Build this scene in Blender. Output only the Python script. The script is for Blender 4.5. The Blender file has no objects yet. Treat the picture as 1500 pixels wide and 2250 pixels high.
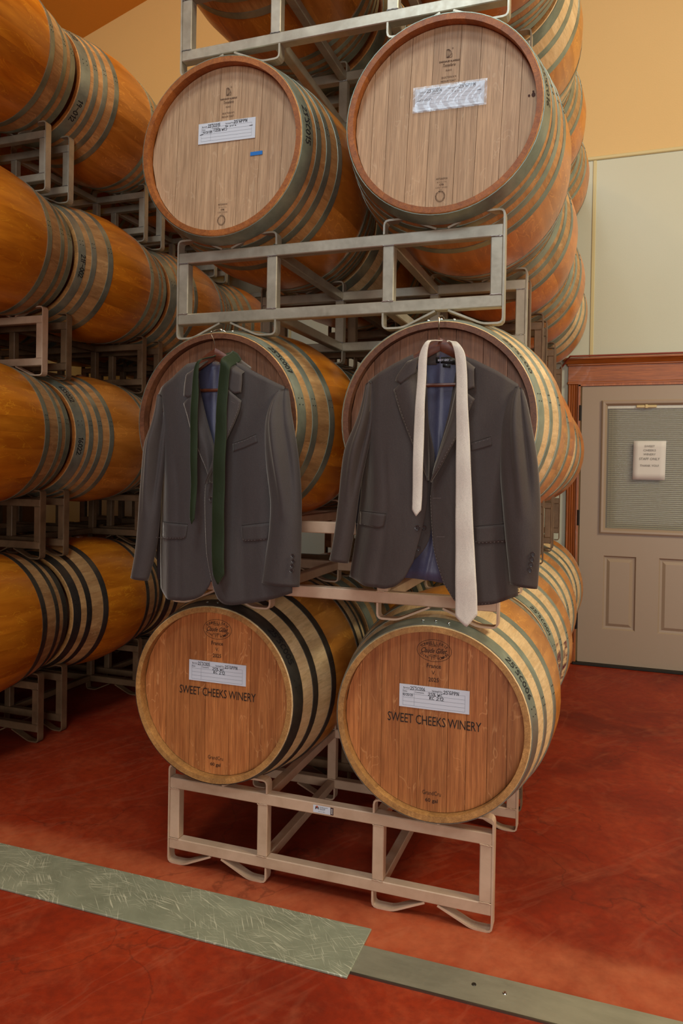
import bpy, bmesh, math, random
import numpy as np
from mathutils import Vector, Matrix
random.seed(7)
PI=math.pi
scene=bpy.context.scene
COL=scene.collection
# ------------------------------------------------------------ camera
cam_d=bpy.data.cameras.new('camera'); cam=bpy.data.objects.new('camera',cam_d); COL.objects.link(cam); scene.camera=cam
F,CX,CY,CZ,YAW,PITCH,ROLL=1628.797,1.3812,-2.1859,1.3456,0.3399,-0.0096,0.0168
cam_d.sensor_fit='HORIZONTAL'; cam_d.sensor_width=36; cam_d.lens=F/1500*36
cam_d.shift_x=0; cam_d.shift_y=-(1125-1051.39)/1500
cam_d.clip_start=.05; cam_d.clip_end=60
_sy,_cy,_sp,_cp=math.sin(YAW),math.cos(YAW),math.sin(PITCH),math.cos(PITCH)
fw=Vector((-_sy*_cp,_cy*_cp,_sp)); rt=Vector((_cy,_sy,0)); up=rt.cross(fw)
r2=rt*math.cos(ROLL)+up*math.sin(ROLL); u2=up*math.cos(ROLL)-rt*math.sin(ROLL)
M=Matrix((r2,u2,-fw)).transposed().to_4x4(); M.translation=(CX,CY,CZ); cam.matrix_world=M
# ------------------------------------------------------------ world, lights, exposure
w=bpy.data.worlds.new('world'); scene.world=w; w.use_nodes=True
w.node_tree.nodes['Background'].inputs[0].default_value=(.55,.6,.7,1); w.node_tree.nodes['Background'].inputs[1].default_value=.3
def area(name,loc,rot,sx,sy,power,col):
    d=bpy.data.lights.new(name,'AREA'); d.shape='RECTANGLE'; d.size=sx; d.size_y=sy; d.energy=power; d.color=col
    o=bpy.data.objects.new(name,d); COL.objects.link(o); o.location=loc; o.rotation_euler=rot; return o
area('low_front_fill',(3.1,-6.8,1.7),(math.radians(88),0,0),3.0,2.6,178,(.99,.96,.93))  # added fill low behind the camera, brightens floor, rack and lower heads
area('front_window_light',(-.05,-5.0,5.35),(math.radians(72),0,0),1.3,1.15,66,(.66,.85,1.0))
area('side_window_light',(5.6,-.6,5.0),(math.radians(48),0,math.radians(82)),2.4,1.4,270,(1.0,.92,.70))
area('skylight',(.6,-2.6,6.0),(math.radians(6),0,0),1.0,1.0,84,(.86,.99,1.0))
area('orange_wall_fill',(-2.0,.6,5.2),(math.radians(48),0,math.radians(14)),.7,.7,15,(1.0,.48,.02))  # added unseen fill, tints the upper left wall orange
area('barrel_top_fill',(-1.25,-.35,5.3),(math.radians(8),0,0),.5,.5,26,(1.0,.76,.42))  # added unseen fill, brightens the barrel tops of the left stack
vs=scene.view_settings; vs.view_transform='Standard'; vs.look='None'; vs.gamma=1; vs.exposure=0.0; vs.use_curve_mapping=False
# ------------------------------------------------------------ materials
def srgb(r,g,b):
    f=lambda c:(c/255/12.92) if c/255<=.04045 else ((c/255+.055)/1.055)**2.4
    return (f(r),f(g),f(b),1)
class NT:
    def __init__(s,name):
        s.m=bpy.data.materials.new(name); s.m.use_nodes=True; s.t=s.m.node_tree; s.b=s.t.nodes['Principled BSDF']
    def n(s,typ,**kw):
        x=s.t.nodes.new(typ)
        for k,v in kw.items():
            if k.startswith('i_'):
                key=k[2:]; key=int(key) if key.isdigit() else key.replace('_',' ')
                x.inputs[key].default_value=v
            else: setattr(x,k,v)
        return x
    def l(s,a,b): s.t.links.new(a,b)
    def coord(s,scale=(1,1,1),kind='Object',rot=(0,0,0)):
        c=s.n('ShaderNodeTexCoord'); m=s.n('ShaderNodeMapping'); m.inputs['Scale'].default_value=scale; m.inputs['Rotation'].default_value=rot
        if any(rot):
            m.inputs['Scale'].default_value=(1,1,1); m2=s.n('ShaderNodeMapping'); m2.inputs['Scale'].default_value=scale
            s.l(c.outputs[kind],m.inputs[0]); s.l(m.outputs[0],m2.inputs[0]); return m2.outputs[0]
        s.l(c.outputs[kind],m.inputs[0]); return m.outputs[0]
    def noise(s,vec,scale,detail=4,rough=.55,dist=0):
        x=s.n('ShaderNodeTexNoise'); x.inputs['Scale'].default_value=scale; x.inputs['Detail'].default_value=detail
        x.inputs['Roughness'].default_value=rough; x.inputs['Distortion'].default_value=dist; s.l(vec,x.inputs['Vector']); return x.outputs[0]
    def ramp(s,f,stops):
        x=s.n('ShaderNodeValToRGB'); e=x.color_ramp.elements
        while len(e)<len(stops): e.new(.5)
        for i,(p,c) in enumerate(stops): e[i].position=p; e[i].color=c if len(c)==4 else (*c,1)
        s.l(f,x.inputs[0]); return x.outputs[0]
    def mix(s,f,a,b,typ='MIX'):
        x=s.n('ShaderNodeMix',data_type='RGBA',blend_type=typ)
        for sock,v in ((x.inputs[0],f),(x.inputs[6],a),(x.inputs[7],b)):
            if hasattr(v,'is_linked') or hasattr(v,'links'): s.l(v,sock)
            else: sock.default_value=v
        return x.outputs[2]
    def math(s,op,a,b=0,c=None):
        x=s.n('ShaderNodeMath',operation=op)
        for i,v in enumerate((a,b) if c is None else (a,b,c)):
            if hasattr(v,'links'): s.l(v,x.inputs[i])
            else: x.inputs[i].default_value=v
        return x.outputs[0]
    def rnd(s,lo=.8,hi=1.15):
        o=s.n('ShaderNodeObjectInfo'); m=s.n('ShaderNodeMapRange'); m.inputs[3].default_value=lo; m.inputs[4].default_value=hi
        s.l(o.outputs['Random'],m.inputs[0]); return m.outputs[0]
    def off(s,vec,k=37.):
        o=s.n('ShaderNodeObjectInfo'); mu=s.math('MULTIPLY',o.outputs['Random'],k)
        a=s.n('ShaderNodeVectorMath',operation='ADD'); s.l(vec,a.inputs[0]); s.l(mu,a.inputs[1]); return a.outputs[0]
    def bright(s,col,f):
        x=s.n('ShaderNodeVectorMath',operation='SCALE'); s.l(col,x.inputs[0]); s.l(f,x.inputs['Scale']); return x.outputs[0]
    def bump(s,h,strength=.2,dist=.01):
        b=s.n('ShaderNodeBump'); b.inputs['Strength'].default_value=strength; b.inputs['Distance'].default_value=dist
        s.l(h,b.inputs['Height']); s.l(b.outputs[0],s.b.inputs['Normal'])
    def set(s,col=None,rough=None,metal=None,**kw):
        for k,v in (('Base Color',col),('Roughness',rough),('Metallic',metal)):
            if v is None: continue
            if hasattr(v,'links'): s.l(v,s.b.inputs[k])
            else: s.b.inputs[k].default_value=v
        for k,v in kw.items(): s.b.inputs[k.replace('_',' ')].default_value=v
        return s
MAT={}
def plain(name,c,rough=.5,metal=0,**kw):
    t=NT(name); t.set(c,rough,metal,**kw); MAT[name]=t.m; return t.m
def wood(name,c1,c2,fleck,scale=(60,60,3),rlo=.8,rhi=1.12,rough=.5,fl=.5,axis='z',pale=None,zone=None,zc1=None,zc2=None,spec=.5,coat=0):
    """grain runs along the scaled-down axis; fleck = medullary ray colour; zone = varnished belt |y|<zone"""
    t=NT(name); v=t.off(t.coord(scale))
    g=t.noise(v,1.0,6,.62,.35)
    c=t.ramp(g,[(.3,c1),(.7,c2)])
    v2=t.off(t.coord(tuple(k*2.6 for k in scale)),11); g2=t.noise(v2,1.0,3,.6)
    c=t.mix(t.ramp(g2,[(.5,(0,0,0)),(.78,(.5,.5,.5))]),c,tuple(x*.55 for x in c1[:3])+(1,))
    fg=t.noise(t.off(t.coord(tuple({60:420,70:420,30:240,3:9,2:7}.get(k,k*4) for k in scale)),7),1.0,3,.7)
    kf=.16 if zone else .42; c=t.mix(t.ramp(fg,[(.42,(kf,kf,kf)),(.56,(0,0,0))]),c,tuple(x*.5 for x in c1[:3])+(1,))
    # ray flecks: thin wavy contour lines
    v3=t.off(t.coord(tuple({60:26,70:26,30:16,3:9,2:7}.get(k,k) for k in scale)),23)
    f=t.noise(v3,1.0,2,.5,.8)
    line=t.ramp(f,[(.545,(0,0,0)),(.56,(fl,fl,fl)),(.575,(0,0,0))])
    gate=t.noise(t.off(t.coord(tuple({60:9,70:9,30:7,3:7,2:6}.get(k,k) for k in scale)),3),1.0,2,.5)
    line=t.mix(t.ramp(gate,[(.47,(0,0,0)),(.56,(1,1,1))]),(0,0,0,1),line)
    c=t.mix(line,c,fleck)
    if zone:
        g3=t.noise(t.off(t.coord((14,3,14)),51),1.0,5,.6,.5)
        vc=t.ramp(g3,[(.3,zc1),(.7,zc2)])
        f2=t.noise(t.off(t.coord((26,9,26)),5),1.0,3,.5,1.3)
        vc=t.mix(t.ramp(f2,[(.60,(0,0,0)),(.62,(.45,.45,.45)),(.65,(0,0,0))]),vc,tuple(min(1,x*1.8) for x in zc2[:3])+(1,))
        tc=t.n('ShaderNodeTexCoord'); sp=t.n('ShaderNodeSeparateXYZ'); t.l(tc.outputs['Object'],sp.inputs[0])
        ab=t.math('ABSOLUTE',sp.outputs[1]); le=t.math('LESS_THAN',ab,zone)
        c=t.mix(le,c,vc); rg=t.n('ShaderNodeMapRange'); t.l(le,rg.inputs[0]); rg.inputs[3].default_value=.6; rg.inputs[4].default_value=.3
        t.set(rough=rg.outputs[0])
    else: t.set(rough=rough)
    c=t.bright(c,t.rnd(rlo,rhi)); t.set(col=c)
    t.b.inputs['Specular IOR Level'].default_value=spec; t.b.inputs['Coat Weight'].default_value=coat
    t.bump(g2,.12,.002); MAT[name]=t.m; return t.m
S=srgb
wood('oak_head_pale',S(176,140,104),S(205,170,132),S(225,200,165),(70,70,3),.88,1.08,.6,.25)
wood('oak_head_red',S(158,92,46),S(206,134,74),S(226,166,106),(60,60,3),.8,1.15,.5,.5)
wood('oak_head_shaded',S(116,74,48),S(150,100,68),S(176,124,88),(60,60,3),.85,1.1,.55,.35)  # red-brown oak with the shade behind the jackets put into its colour
wood('stave_wide',S(212,176,122),S(238,208,158),S(244,220,176),(30,2,30),.88,1.06,zone=.128,zc1=S(168,102,30),zc2=S(216,146,62))
wood('stave_std',S(170,124,74),S(212,168,110),S(228,192,138),(30,2,30),.8,1.08,zone=.172,zc1=S(176,94,16),zc2=S(226,140,34))
wood('stave_four',S(176,122,68),S(212,160,100),S(226,184,126),(30,2,30),.82,1.08,zone=.151,zc1=S(168,98,28),zc2=S(214,138,56))
wood('stave_dark',S(120,80,52),S(164,116,76),S(186,140,98),(30,2,30),.8,1.08,zone=.172,zc1=S(110,56,20),zc2=S(156,86,34))
wood('chime_tan',S(160,112,58),S(204,152,86),S(220,180,110),(60,60,60),.8,1.1,.6,.1)
wood('chime_orange',S(138,74,24),S(178,106,40),S(190,120,50),(60,60,60),.82,1.1,.5,.1)
wood('chime_brown',S(96,56,34),S(128,80,50),S(140,90,60),(60,60,60),.82,1.1,.5,.1)
wood('trim_wood',S(156,82,26),S(198,114,44),S(150,80,36),(30,30,2),.95,1.05,.35,.1,coat=.3)
wood('trim_wood_h',S(142,74,24),S(190,108,40),S(150,80,36),(2,30,30),.95,1.05,.35,.1,coat=.3)
wood('hanger_wood',S(82,38,20),S(116,60,32),S(110,60,36),(2,30,30),.95,1.05,.42,.1)
def steel(name,c1,c2,rough,metal,scale=(9,9,9),rlo=.85,rhi=1.12,bumpy=.05):
    t=NT(name); g=t.noise(t.off(t.coord(scale)),1,5,.6,.3); c=t.ramp(g,[(.32,c1),(.68,c2)])
    g2=t.noise(t.off(t.coord((80,80,80))),1,2,.5); c=t.bright(c,t.rnd(rlo,rhi))
    r=t.n('ShaderNodeMapRange'); t.l(g2,r.inputs[0]); r.inputs[3].default_value=rough-.08; r.inputs[4].default_value=rough+.12
    t.set(c,r.outputs[0],metal); t.bump(g2,bumpy,.002); MAT[name]=t.m; return t.m
steel('hoop_galvanised',S(126,136,122),S(166,174,156),.38,.65)
steel('hoop_shaded',S(70,70,66),S(104,102,94),.42,.8)  # galvanised hoop steel with shade put into the colour, for dim bottom barrels
steel('rack_tan',S(184,154,126),S(206,176,148),.5,.1,rlo=.97,rhi=1.03)
steel('rack_galvanised',S(160,152,134),S(192,184,164),.36,.5,rlo=.95,rhi=1.05)
steel('rack_brown',S(96,74,52),S(130,102,74),.5,.2,rlo=.97,rhi=1.03)
plain('weld_bright',S(200,205,210),.3,.9)
plain('wire_steel',S(190,182,165),.22,1.)
plain('rivet_steel',S(200,205,200),.2,1.)
plain('ink',S(22,16,14),.7); plain('burn_ink',S(52,26,14),.8); plain('marker_ink',S(14,14,20),.5); plain('soft_ink',S(46,40,36),.6)
plain('card_paper',S(206,212,220),.6); plain('form_line',S(110,116,126),.7); plain('white_paper',S(216,214,206),.7); plain('grey_ink',S(120,118,112),.7)
plain('blue_tape',S(20,110,190),.55)
plain('sticker_red',S(180,72,40),.5); plain('sticker_dark',S(58,26,24),.5)
plain('seam_dark',S(70,40,24),.8)
t=NT('plastic_sleeve'); t.set(S(225,232,240),.10,0); t.b.inputs['Alpha'].default_value=.28; t.b.inputs['Specular IOR Level'].default_value=1.0; t.b.inputs['Coat Weight'].default_value=1.0; t.b.inputs['Coat Roughness'].default_value=.06
g=t.noise(t.coord((60,1,14)),1,3,.6,.8); t.bump(g,.9,.006); MAT['plastic_sleeve']=t.m
# cloth
def cloth(name,c1,c2,rough,sheen,weave=900,spec=.3,stint=(1,1,1,1),metal=0):
    t=NT(name); g=t.noise(t.coord((weave,weave,weave*.6)),1,2,.6); g1=t.noise(t.coord((9,9,9)),1,3,.5)
    c=t.mix(g1,c1,c2); c=t.mix(t.ramp(g,[(.35,(0,0,0)),(.65,(.35,.35,.35))]),c,tuple(x*1.7 for x in c2[:3])+(1,))
    t.set(c,rough,metal); t.b.inputs['Sheen Weight'].default_value=sheen; t.b.inputs['Sheen Tint'].default_value=stint; t.b.inputs['Sheen Roughness'].default_value=.4
    t.b.inputs['Specular IOR Level'].default_value=spec; gw=t.noise(t.coord((22,22,9)),1,3,.55,.6); hh=t.math('ADD',t.math('MULTIPLY',g,.05),t.math('MULTIPLY',gw,1.0)); t.bump(hh,.32,.006); MAT[name]=t.m
cloth('wool_grey',S(54,49,48),S(64,58,56),.68,.4,stint=(.9,.85,.75,1))
cloth('wool_brown',S(54,46,43),S(66,57,53),.68,.4,stint=(.9,.85,.7,1))
cloth('lining_satin',S(54,54,74),S(70,70,92),.45,.2,spec=.45)
cloth('tie_green',S(25,35,17),S(30,42,20),.6,.1,spec=.25)
cloth('tie_cream',S(188,180,168),S(200,192,178),.42,.2,spec=.4)
plain('button_horn',S(64,56,54),.28); plain('stitch',S(112,100,96),.8); plain('label_black',S(12,11,14),.6); plain('label_thread',S(190,190,200),.7)
plain('back_cloth',S(50,46,52),.9)  # dark bluish cloth of the jacket backs
# setting
t=NT('red_concrete'); v=t.coord((1,1,1))
g=t.noise(v,1.7,8,.62,.6); c=t.ramp(g,[(.3,S(104,28,10)),(.5,S(138,40,14)),(.72,S(158,56,24))])
g2=t.noise(v,5.5,6,.7,.8); c=t.mix(t.ramp(g2,[(.48,(0,0,0)),(.75,(.55,.55,.55))]),c,S(164,76,44))
g4=t.noise(v,34,4,.6); c=t.mix(t.ramp(g4,[(.35,(.35,.35,.35)),(.6,(0,0,0))]),c,S(96,30,14))
sp=t.n('ShaderNodeSeparateXYZ'); t.l(v,sp.inputs[0]) # dusty worn strip along the trench cover, plus painted-in lit floor before the rack
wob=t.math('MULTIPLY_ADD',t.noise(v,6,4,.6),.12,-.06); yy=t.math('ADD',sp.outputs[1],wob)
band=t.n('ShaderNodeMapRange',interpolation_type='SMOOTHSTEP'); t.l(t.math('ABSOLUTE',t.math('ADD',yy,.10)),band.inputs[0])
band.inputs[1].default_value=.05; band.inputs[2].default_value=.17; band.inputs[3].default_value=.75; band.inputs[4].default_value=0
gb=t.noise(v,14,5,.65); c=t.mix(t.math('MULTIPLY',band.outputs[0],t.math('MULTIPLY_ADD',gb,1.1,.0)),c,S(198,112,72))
# pale drip stains
vs3=t.coord((2.2,.55,1),rot=(0,0,.5)); g5=t.noise(vs3,1.6,3,.5,2.5); c=t.mix(t.ramp(g5,[(.555,(0,0,0)),(.585,(.09,.09,.09)),(.62,(0,0,0))]),c,S(190,120,88))
# hairline cracks
vd=t.n('ShaderNodeVectorMath',operation='ADD'); nv=t.n('ShaderNodeTexNoise'); nv.inputs['Scale'].default_value=3.; nv.inputs['Detail'].default_value=6; t.l(v,nv.inputs['Vector'])
sc=t.n('ShaderNodeVectorMath',operation='SCALE'); sc.inputs['Scale'].default_value=.45; t.l(nv.outputs[1],sc.inputs[0]); t.l(v,vd.inputs[0]); t.l(sc.outputs[0],vd.inputs[1])
vo=t.n('ShaderNodeTexVoronoi',feature='DISTANCE_TO_EDGE'); vo.inputs['Scale'].default_value=.8; t.l(vd.outputs[0],vo.inputs['Vector'])
crack=t.ramp(vo.outputs[0],[(0.0,(1,1,1)),(.0035,(0,0,0))]); crf=t.math('MULTIPLY',crack,.35); c=t.mix(crf,c,S(50,22,14))
rr=t.n('ShaderNodeMapRange'); t.l(g2,rr.inputs[0]); rr.inputs[3].default_value=.38; rr.inputs[4].default_value=.66; t.b.inputs['Specular IOR Level'].default_value=.3
t.set(c,rr.outputs[0]); t.bump(t.math('ADD',g4,t.math('MULTIPLY',g2,1.5)),.18,.004); MAT['red_concrete']=t.m
t=NT('wall_yellow'); v=t.coord((1,1,1)); g=t.noise(v,90,3,.6); g2=t.noise(v,1.2,3,.5); c=t.mix(g2,S(212,180,120),S(220,188,130)); t.set(c,.75); t.bump(g,.25,.004); MAT['wall_yellow']=t.m
t=NT('ceiling_ochre'); v=t.coord((1,1,1)); g=t.noise(v,60,3,.6); c=t.mix(g,S(204,128,34),S(210,136,40)); t.set(c,.8); t.bump(g,.2,.004); MAT['ceiling_ochre']=t.m
t=NT('panel_white'); v=t.coord((1,1,1)); g=t.noise(v,120,3,.6); g2=t.noise(v,1.5,4,.5); c=t.mix(g2,S(192,194,170),S(204,206,184)); t.set(c,.42); t.bump(g,.2,.003); MAT['panel_white']=t.m
plain('panel_trim',S(206,192,140),.5)
t=NT('door_paint'); v=t.coord((1,1,1)); g=t.noise(v,160,2,.6); t.set(S(160,142,120),.42); t.bump(g,.08,.002); MAT['door_paint']=t.m
plain('door_white',S(200,200,186),.5); plain('blind_slat',S(140,136,98),.6); plain('brass_cream',S(206,186,130),.4); plain('hinge_black',S(40,34,28),.4,.6); plain('threshold_dark',S(34,30,22),.5,.4)
t=NT('door_glass'); t.set((.95,.97,.95,1),.05,0); t.b.inputs['Alpha'].default_value=.07; MAT['door_glass']=t.m
t=NT('blind_backing'); t.set(S(104,100,70),.8); MAT['blind_backing']=t.m
t=NT('wine_stain'); g=t.noise(t.coord((30,9,30)),1,4,.6,.6); t.set(S(96,20,52),.6); t.l(t.ramp(g,[(.45,(0,0,0)),(.62,(.75,.75,.75))]),t.b.inputs['Alpha']); MAT['wine_stain']=t.m
plain('knot_dark',S(70,40,28),.8)
plain('dark_wall',S(92,70,48),.8)
plain('red_hose',S(130,52,32),.45)
t=NT('scratched_plate'); v=t.coord((1,1,1)); g=t.noise(v,7,6,.65,.6); c=t.ramp(g,[(.3,S(134,140,118)),(.7,S(164,170,146))])
for k,(ang,th) in enumerate(((.45,.66),(.75,.67),(-.25,.68),(1.0,.68),(.15,.67),(-.6,.69))):
    vv=t.coord((9,260,1),rot=(0,0,ang)); gg=t.noise(vv,1.0,1,.4,.0); vk=t.coord((5,5,1)); mk=t.noise(t.coord((5+k,5,1),rot=(0,0,k)),1,2,.5)
    c=t.mix(t.math('MULTIPLY',t.ramp(gg,[(th-.04,(0,0,0)),(th,(1,1,1))]),t.ramp(mk,[(.48,(0,0,0)),(.60,(.9,.9,.9))])),c,S(214,216,190))
gm=t.noise(v,3,3,.5); c=t.mix(t.ramp(gm,[(.55,(0,0,0)),(.8,(.3,.3,.3))]),c,S(120,124,106))
t.set(c,.42,.35); t.bump(g,.1,.002); MAT['scratched_plate']=t.m
steel('trench_steel',S(150,150,130),S(176,176,154),.4,.6,(4,12,4)); plain('plate_edge',S(120,124,112),.3,.9); plain('screw_dark',S(70,66,58),.4,.8)
def mat(n): return MAT[n]
# ------------------------------------------------------------ helpers
def mesh_from(name,verts,faces,mats=(),fm=None,smooth=False):
    m=bpy.data.meshes.new(name); m.from_pydata([tuple(v) for v in verts],[],faces)
    for x in mats: m.materials.append(mat(x) if isinstance(x,str) else x)
    if fm is not None: m.polygons.foreach_set('material_index',fm)
    if smooth: m.polygons.foreach_set('use_smooth',[True]*len(m.polygons))
    m.update(); return m
def link(name,data,parent=None,loc=None,rot=None):
    o=bpy.data.objects.new(name,data); COL.objects.link(o)
    if parent: o.parent=parent
    if loc is not None: o.location=loc
    if rot is not None: o.rotation_euler=rot
    return o
def thing(name,label,cat,loc=(0,0,0),rot=(0,0,0),group=None):
    o=link(name,None,None,loc,rot); o.empty_display_size=.05; o['label']=label; o['category']=cat
    if group: o['group']=group
    return o
def tag(o,label,cat,group=None):
    o['label']=label; o['category']=cat
    if group: o['group']=group
    return o
class MB:
    """collects simple shapes into one mesh"""
    def __init__(s): s.v=[]; s.f=[]; s.m=[]
    def add(s,v,f,mi=0):
        k=len(s.v); s.v+= [tuple(p) for p in v]; s.f+=[tuple(i+k for i in q) for q in f]; s.m+=[mi]*len(f)
    def box(s,x0,x1,y0,y1,z0,z1,mi=0,b=0):
        if b<=0:
            v=[(x,y,z) for z in (z0,z1) for y in (y0,y1) for x in (x0,x1)]
            s.add(v,[(0,2,3,1),(4,5,7,6),(0,1,5,4),(2,6,7,3),(0,4,6,2),(1,3,7,5)],mi); return
        bm=bmesh.new(); bmesh.ops.create_cube(bm,size=1)
        for q in bm.verts: q.co=((x0+x1)/2+q.co.x*(x1-x0),(y0+y1)/2+q.co.y*(y1-y0),(z0+z1)/2+q.co.z*(z1-z0))
        bmesh.ops.bevel(bm,geom=bm.edges[:],offset=b,segments=1,affect='EDGES'); bm.verts.index_update()
        s.add([q.co[:] for q in bm.verts],[[q.index for q in f.verts] for f in bm.faces],mi); bm.free()
    def lathe(s,prof,n=24,axis='y',c=(0,0,0),mi=0,cap=True):
        """prof: list of (r, a); a measured along the axis"""
        v=[]
        for r,a in prof:
            for i in range(n):
                t=2*PI*i/n; p,q=r*math.cos(t),r*math.sin(t)
                v.append({'y':(c[0]+p,c[1]+a,c[2]+q),'z':(c[0]+p,c[1]+q,c[2]+a),'x':(c[0]+a,c[1]+p,c[2]+q)}[axis])
        f=[]
        for k in range(len(prof)-1):
            for i in range(n): j=(i+1)%n; f.append((k*n+i,k*n+j,(k+1)*n+j,(k+1)*n+i))
        if cap: f.append(tuple(range(n))); f.append(tuple(reversed(range((len(prof)-1)*n,len(prof)*n))))
        s.add(v,f,mi)
    def tube(s,pts,r,n=8,mi=0):
        P=[Vector(p) for p in pts]; v=[]; ref=Vector((0,1,0))
        for i,p in enumerate(P):
            d=(P[min(i+1,len(P)-1)]-P[max(i-1,0)]).normalized()
            a=d.cross(ref) if abs(d.dot(ref))<.95 else d.cross(Vector((1,0,0))); a.normalize(); b=d.cross(a)
            for k in range(n): t=2*PI*k/n; v.append(p+a*(r*math.cos(t))+b*(r*math.sin(t)))
        f=[(i*n+k,i*n+(k+1)%n,(i+1)*n+(k+1)%n,(i+1)*n+k) for i in range(len(P)-1) for k in range(n)]
        f+=[tuple(reversed(range(n))),tuple(range((len(P)-1)*n,len(P)*n))]; s.add(v,f,mi)
    def mesh(s,name,mats,smooth=False): 
        m=mesh_from(name,s.v,s.f,mats if isinstance(mats,(list,tuple)) else [mats],s.m)
        if smooth: shade(m)
        return m
    def obj(s,name,mats,parent=None,smooth=False,loc=None,rot=None): return link(name,s.mesh(name,mats,smooth),parent,loc,rot)
def shade(m,ang=35):
    m.polygons.foreach_set('use_smooth',[True]*len(m.polygons))
    bm=bmesh.new(); bm.from_mesh(m); bmesh.ops.recalc_face_normals(bm,faces=bm.faces[:])
    for e in bm.edges:
        if len(e.link_faces)==2 and e.calc_face_angle(0)>math.radians(ang): e.smooth=False
    bm.to_mesh(m); bm.free()
def struct(o): o['kind']='structure'; return o
# text -> 2D triangles
_tc={}
def text2d(s,bold=0,shear=0,res=2,space=1):
    k=(s,bold,shear,space)
    if k in _tc: return _tc[k]
    cu=bpy.data.curves.new('t','FONT'); cu.body=s; cu.size=1; cu.resolution_u=res; cu.align_x='LEFT'; cu.offset=bold; cu.shear=shear; cu.space_character=space; cu.fill_mode='FRONT'
    o=bpy.data.objects.new('t',cu); COL.objects.link(o); dg=bpy.context.evaluated_depsgraph_get(); me=o.evaluated_get(dg).to_mesh()
    v=np.array([q.co[:2] for q in me.vertices]) if len(me.vertices) else np.zeros((0,2)); f=[tuple(p.vertices) for p in me.polygons]
    o.evaluated_get(dg).to_mesh_clear(); bpy.data.objects.remove(o); bpy.data.curves.remove(cu)
    if len(v): v=v-[(v[:,0].min()+v[:,0].max())/2,0.36]
    _tc[k]=(v,f); return _tc[k]
# small pen-stroke alphabet for handwriting (unit height)
ST={'0':[[(.3,1),(.08,.75),(.05,.3),(.25,0),(.48,.15),(.52,.7),(.3,1)]],'1':[[(.12,.8),(.3,1),(.28,0)]],'2':[[(.05,.8),(.25,1),(.48,.85),(.42,.55),(.03,.02),(.55,.05)]],
'3':[[(.05,.95),(.45,.95),(.2,.58),(.48,.4),(.4,.05),(.05,.03)]],'4':[[(.08,1),(.05,.5),(.5,.52)],[(.42,.95),(.38,0)]],'5':[[(.5,1),(.12,.97),(.1,.58),(.42,.55),(.5,.2),(.25,0),(.03,.1)]],
'6':[[(.42,1),(.12,.6),(.08,.15),(.3,0),(.5,.2),(.4,.45),(.12,.38)]],'7':[[(.05,.98),(.52,.98),(.2,0)],[(.15,.5),(.45,.52)]],'9':[[(.45,.9),(.2,1),(.06,.75),(.25,.55),(.46,.7),(.42,0)]],
'S':[[(.5,.92),(.25,1),(.08,.8),(.4,.45),(.42,.1),(.05,.05)]],'C':[[(.5,.88),(.28,1),(.06,.55),(.15,.1),(.5,.08)]],'G':[[(.5,.9),(.25,1),(.05,.5),(.18,.05),(.5,.15),(.5,.45),(.3,.45)]],
'P':[[(.1,0),(.12,1),(.48,.9),(.45,.55),(.12,.48)]],'N':[[(.06,0),(.1,1),(.48,.02),(.55,1)]],'W':[[(.02,1),(.15,.03),(.32,.7),(.45,.03),(.65,1)]],'R':[[(.1,0),(.12,1),(.46,.88),(.42,.55),(.12,.5),(.5,0)]],
"'":[[(.12,1.1),(.08,.85)]],'%':[[(.5,1),(.05,0)],[(.12,1),(.02,.8),(.15,.7),(.2,.9),(.12,1)],[(.45,.3),(.35,.1),(.48,0),(.55,.18),(.45,.3)]],'/':[[(.4,1),(.05,0)]],'(':[[(.35,1.1),(.12,.6),(.3,-.1)]],')':[[(.1,1.1),(.35,.6),(.15,-.1)]],'-':[[(.05,.5),(.5,.45)]],
'F':[[(.5,1),(.1,.97),(.08,0)],[(.1,.55),(.4,.55)]],'n':[[(.05,0),(.05,.5),(.25,.5),(.4,0)]],'o':[[(.2,.5),(.05,.25),(.2,0),(.38,.25),(.2,.5)]],'p':[[(.05,-.4),(.08,.5),(.35,.4),(.3,.1),(.1,.05)]],'u':[[(.05,.5),(.1,.05),(.35,.05),(.38,.5)]],'r':[[(.05,0),(.08,.5),(.35,.48)]],'e':[[(.05,.25),(.35,.3),(.2,.5),(.05,.25),(.15,0),(.38,.08)]],' ':[]}
def hand2d(s,wd=.13,jit=.02,seed=1):
    rg=random.Random(seed); v=[];f=[];x=0
    for ch in s:
        for st in ST.get(ch,[]):
            p=[(x+a+rg.uniform(-jit,jit),b+rg.uniform(-jit,jit)) for a,b in st]
            for (ax,ay),(bx,by) in zip(p,p[1:]):
                L=math.hypot(bx-ax,by-ay) or 1; dx,dy=(bx-ax)/L,(by-ay)/L; nx,ny=-dy*wd/2,dx*wd/2; ex,ey=dx*wd/2,dy*wd/2
                k=len(v); v+=[(ax-ex+nx,ay-ey+ny),(ax-ex-nx,ay-ey-ny),(bx+ex-nx,by+ey-ny),(bx+ex+nx,by+ey+ny)]; f.append((k,k+1,k+2,k+3))
        x+={"'":.25,' ':.4,'1':.5,'W':.8}.get(ch,.66)
    v=np.array(v); v=v-[(v[:,0].min()+v[:,0].max())/2,.5]; return v,f
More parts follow.
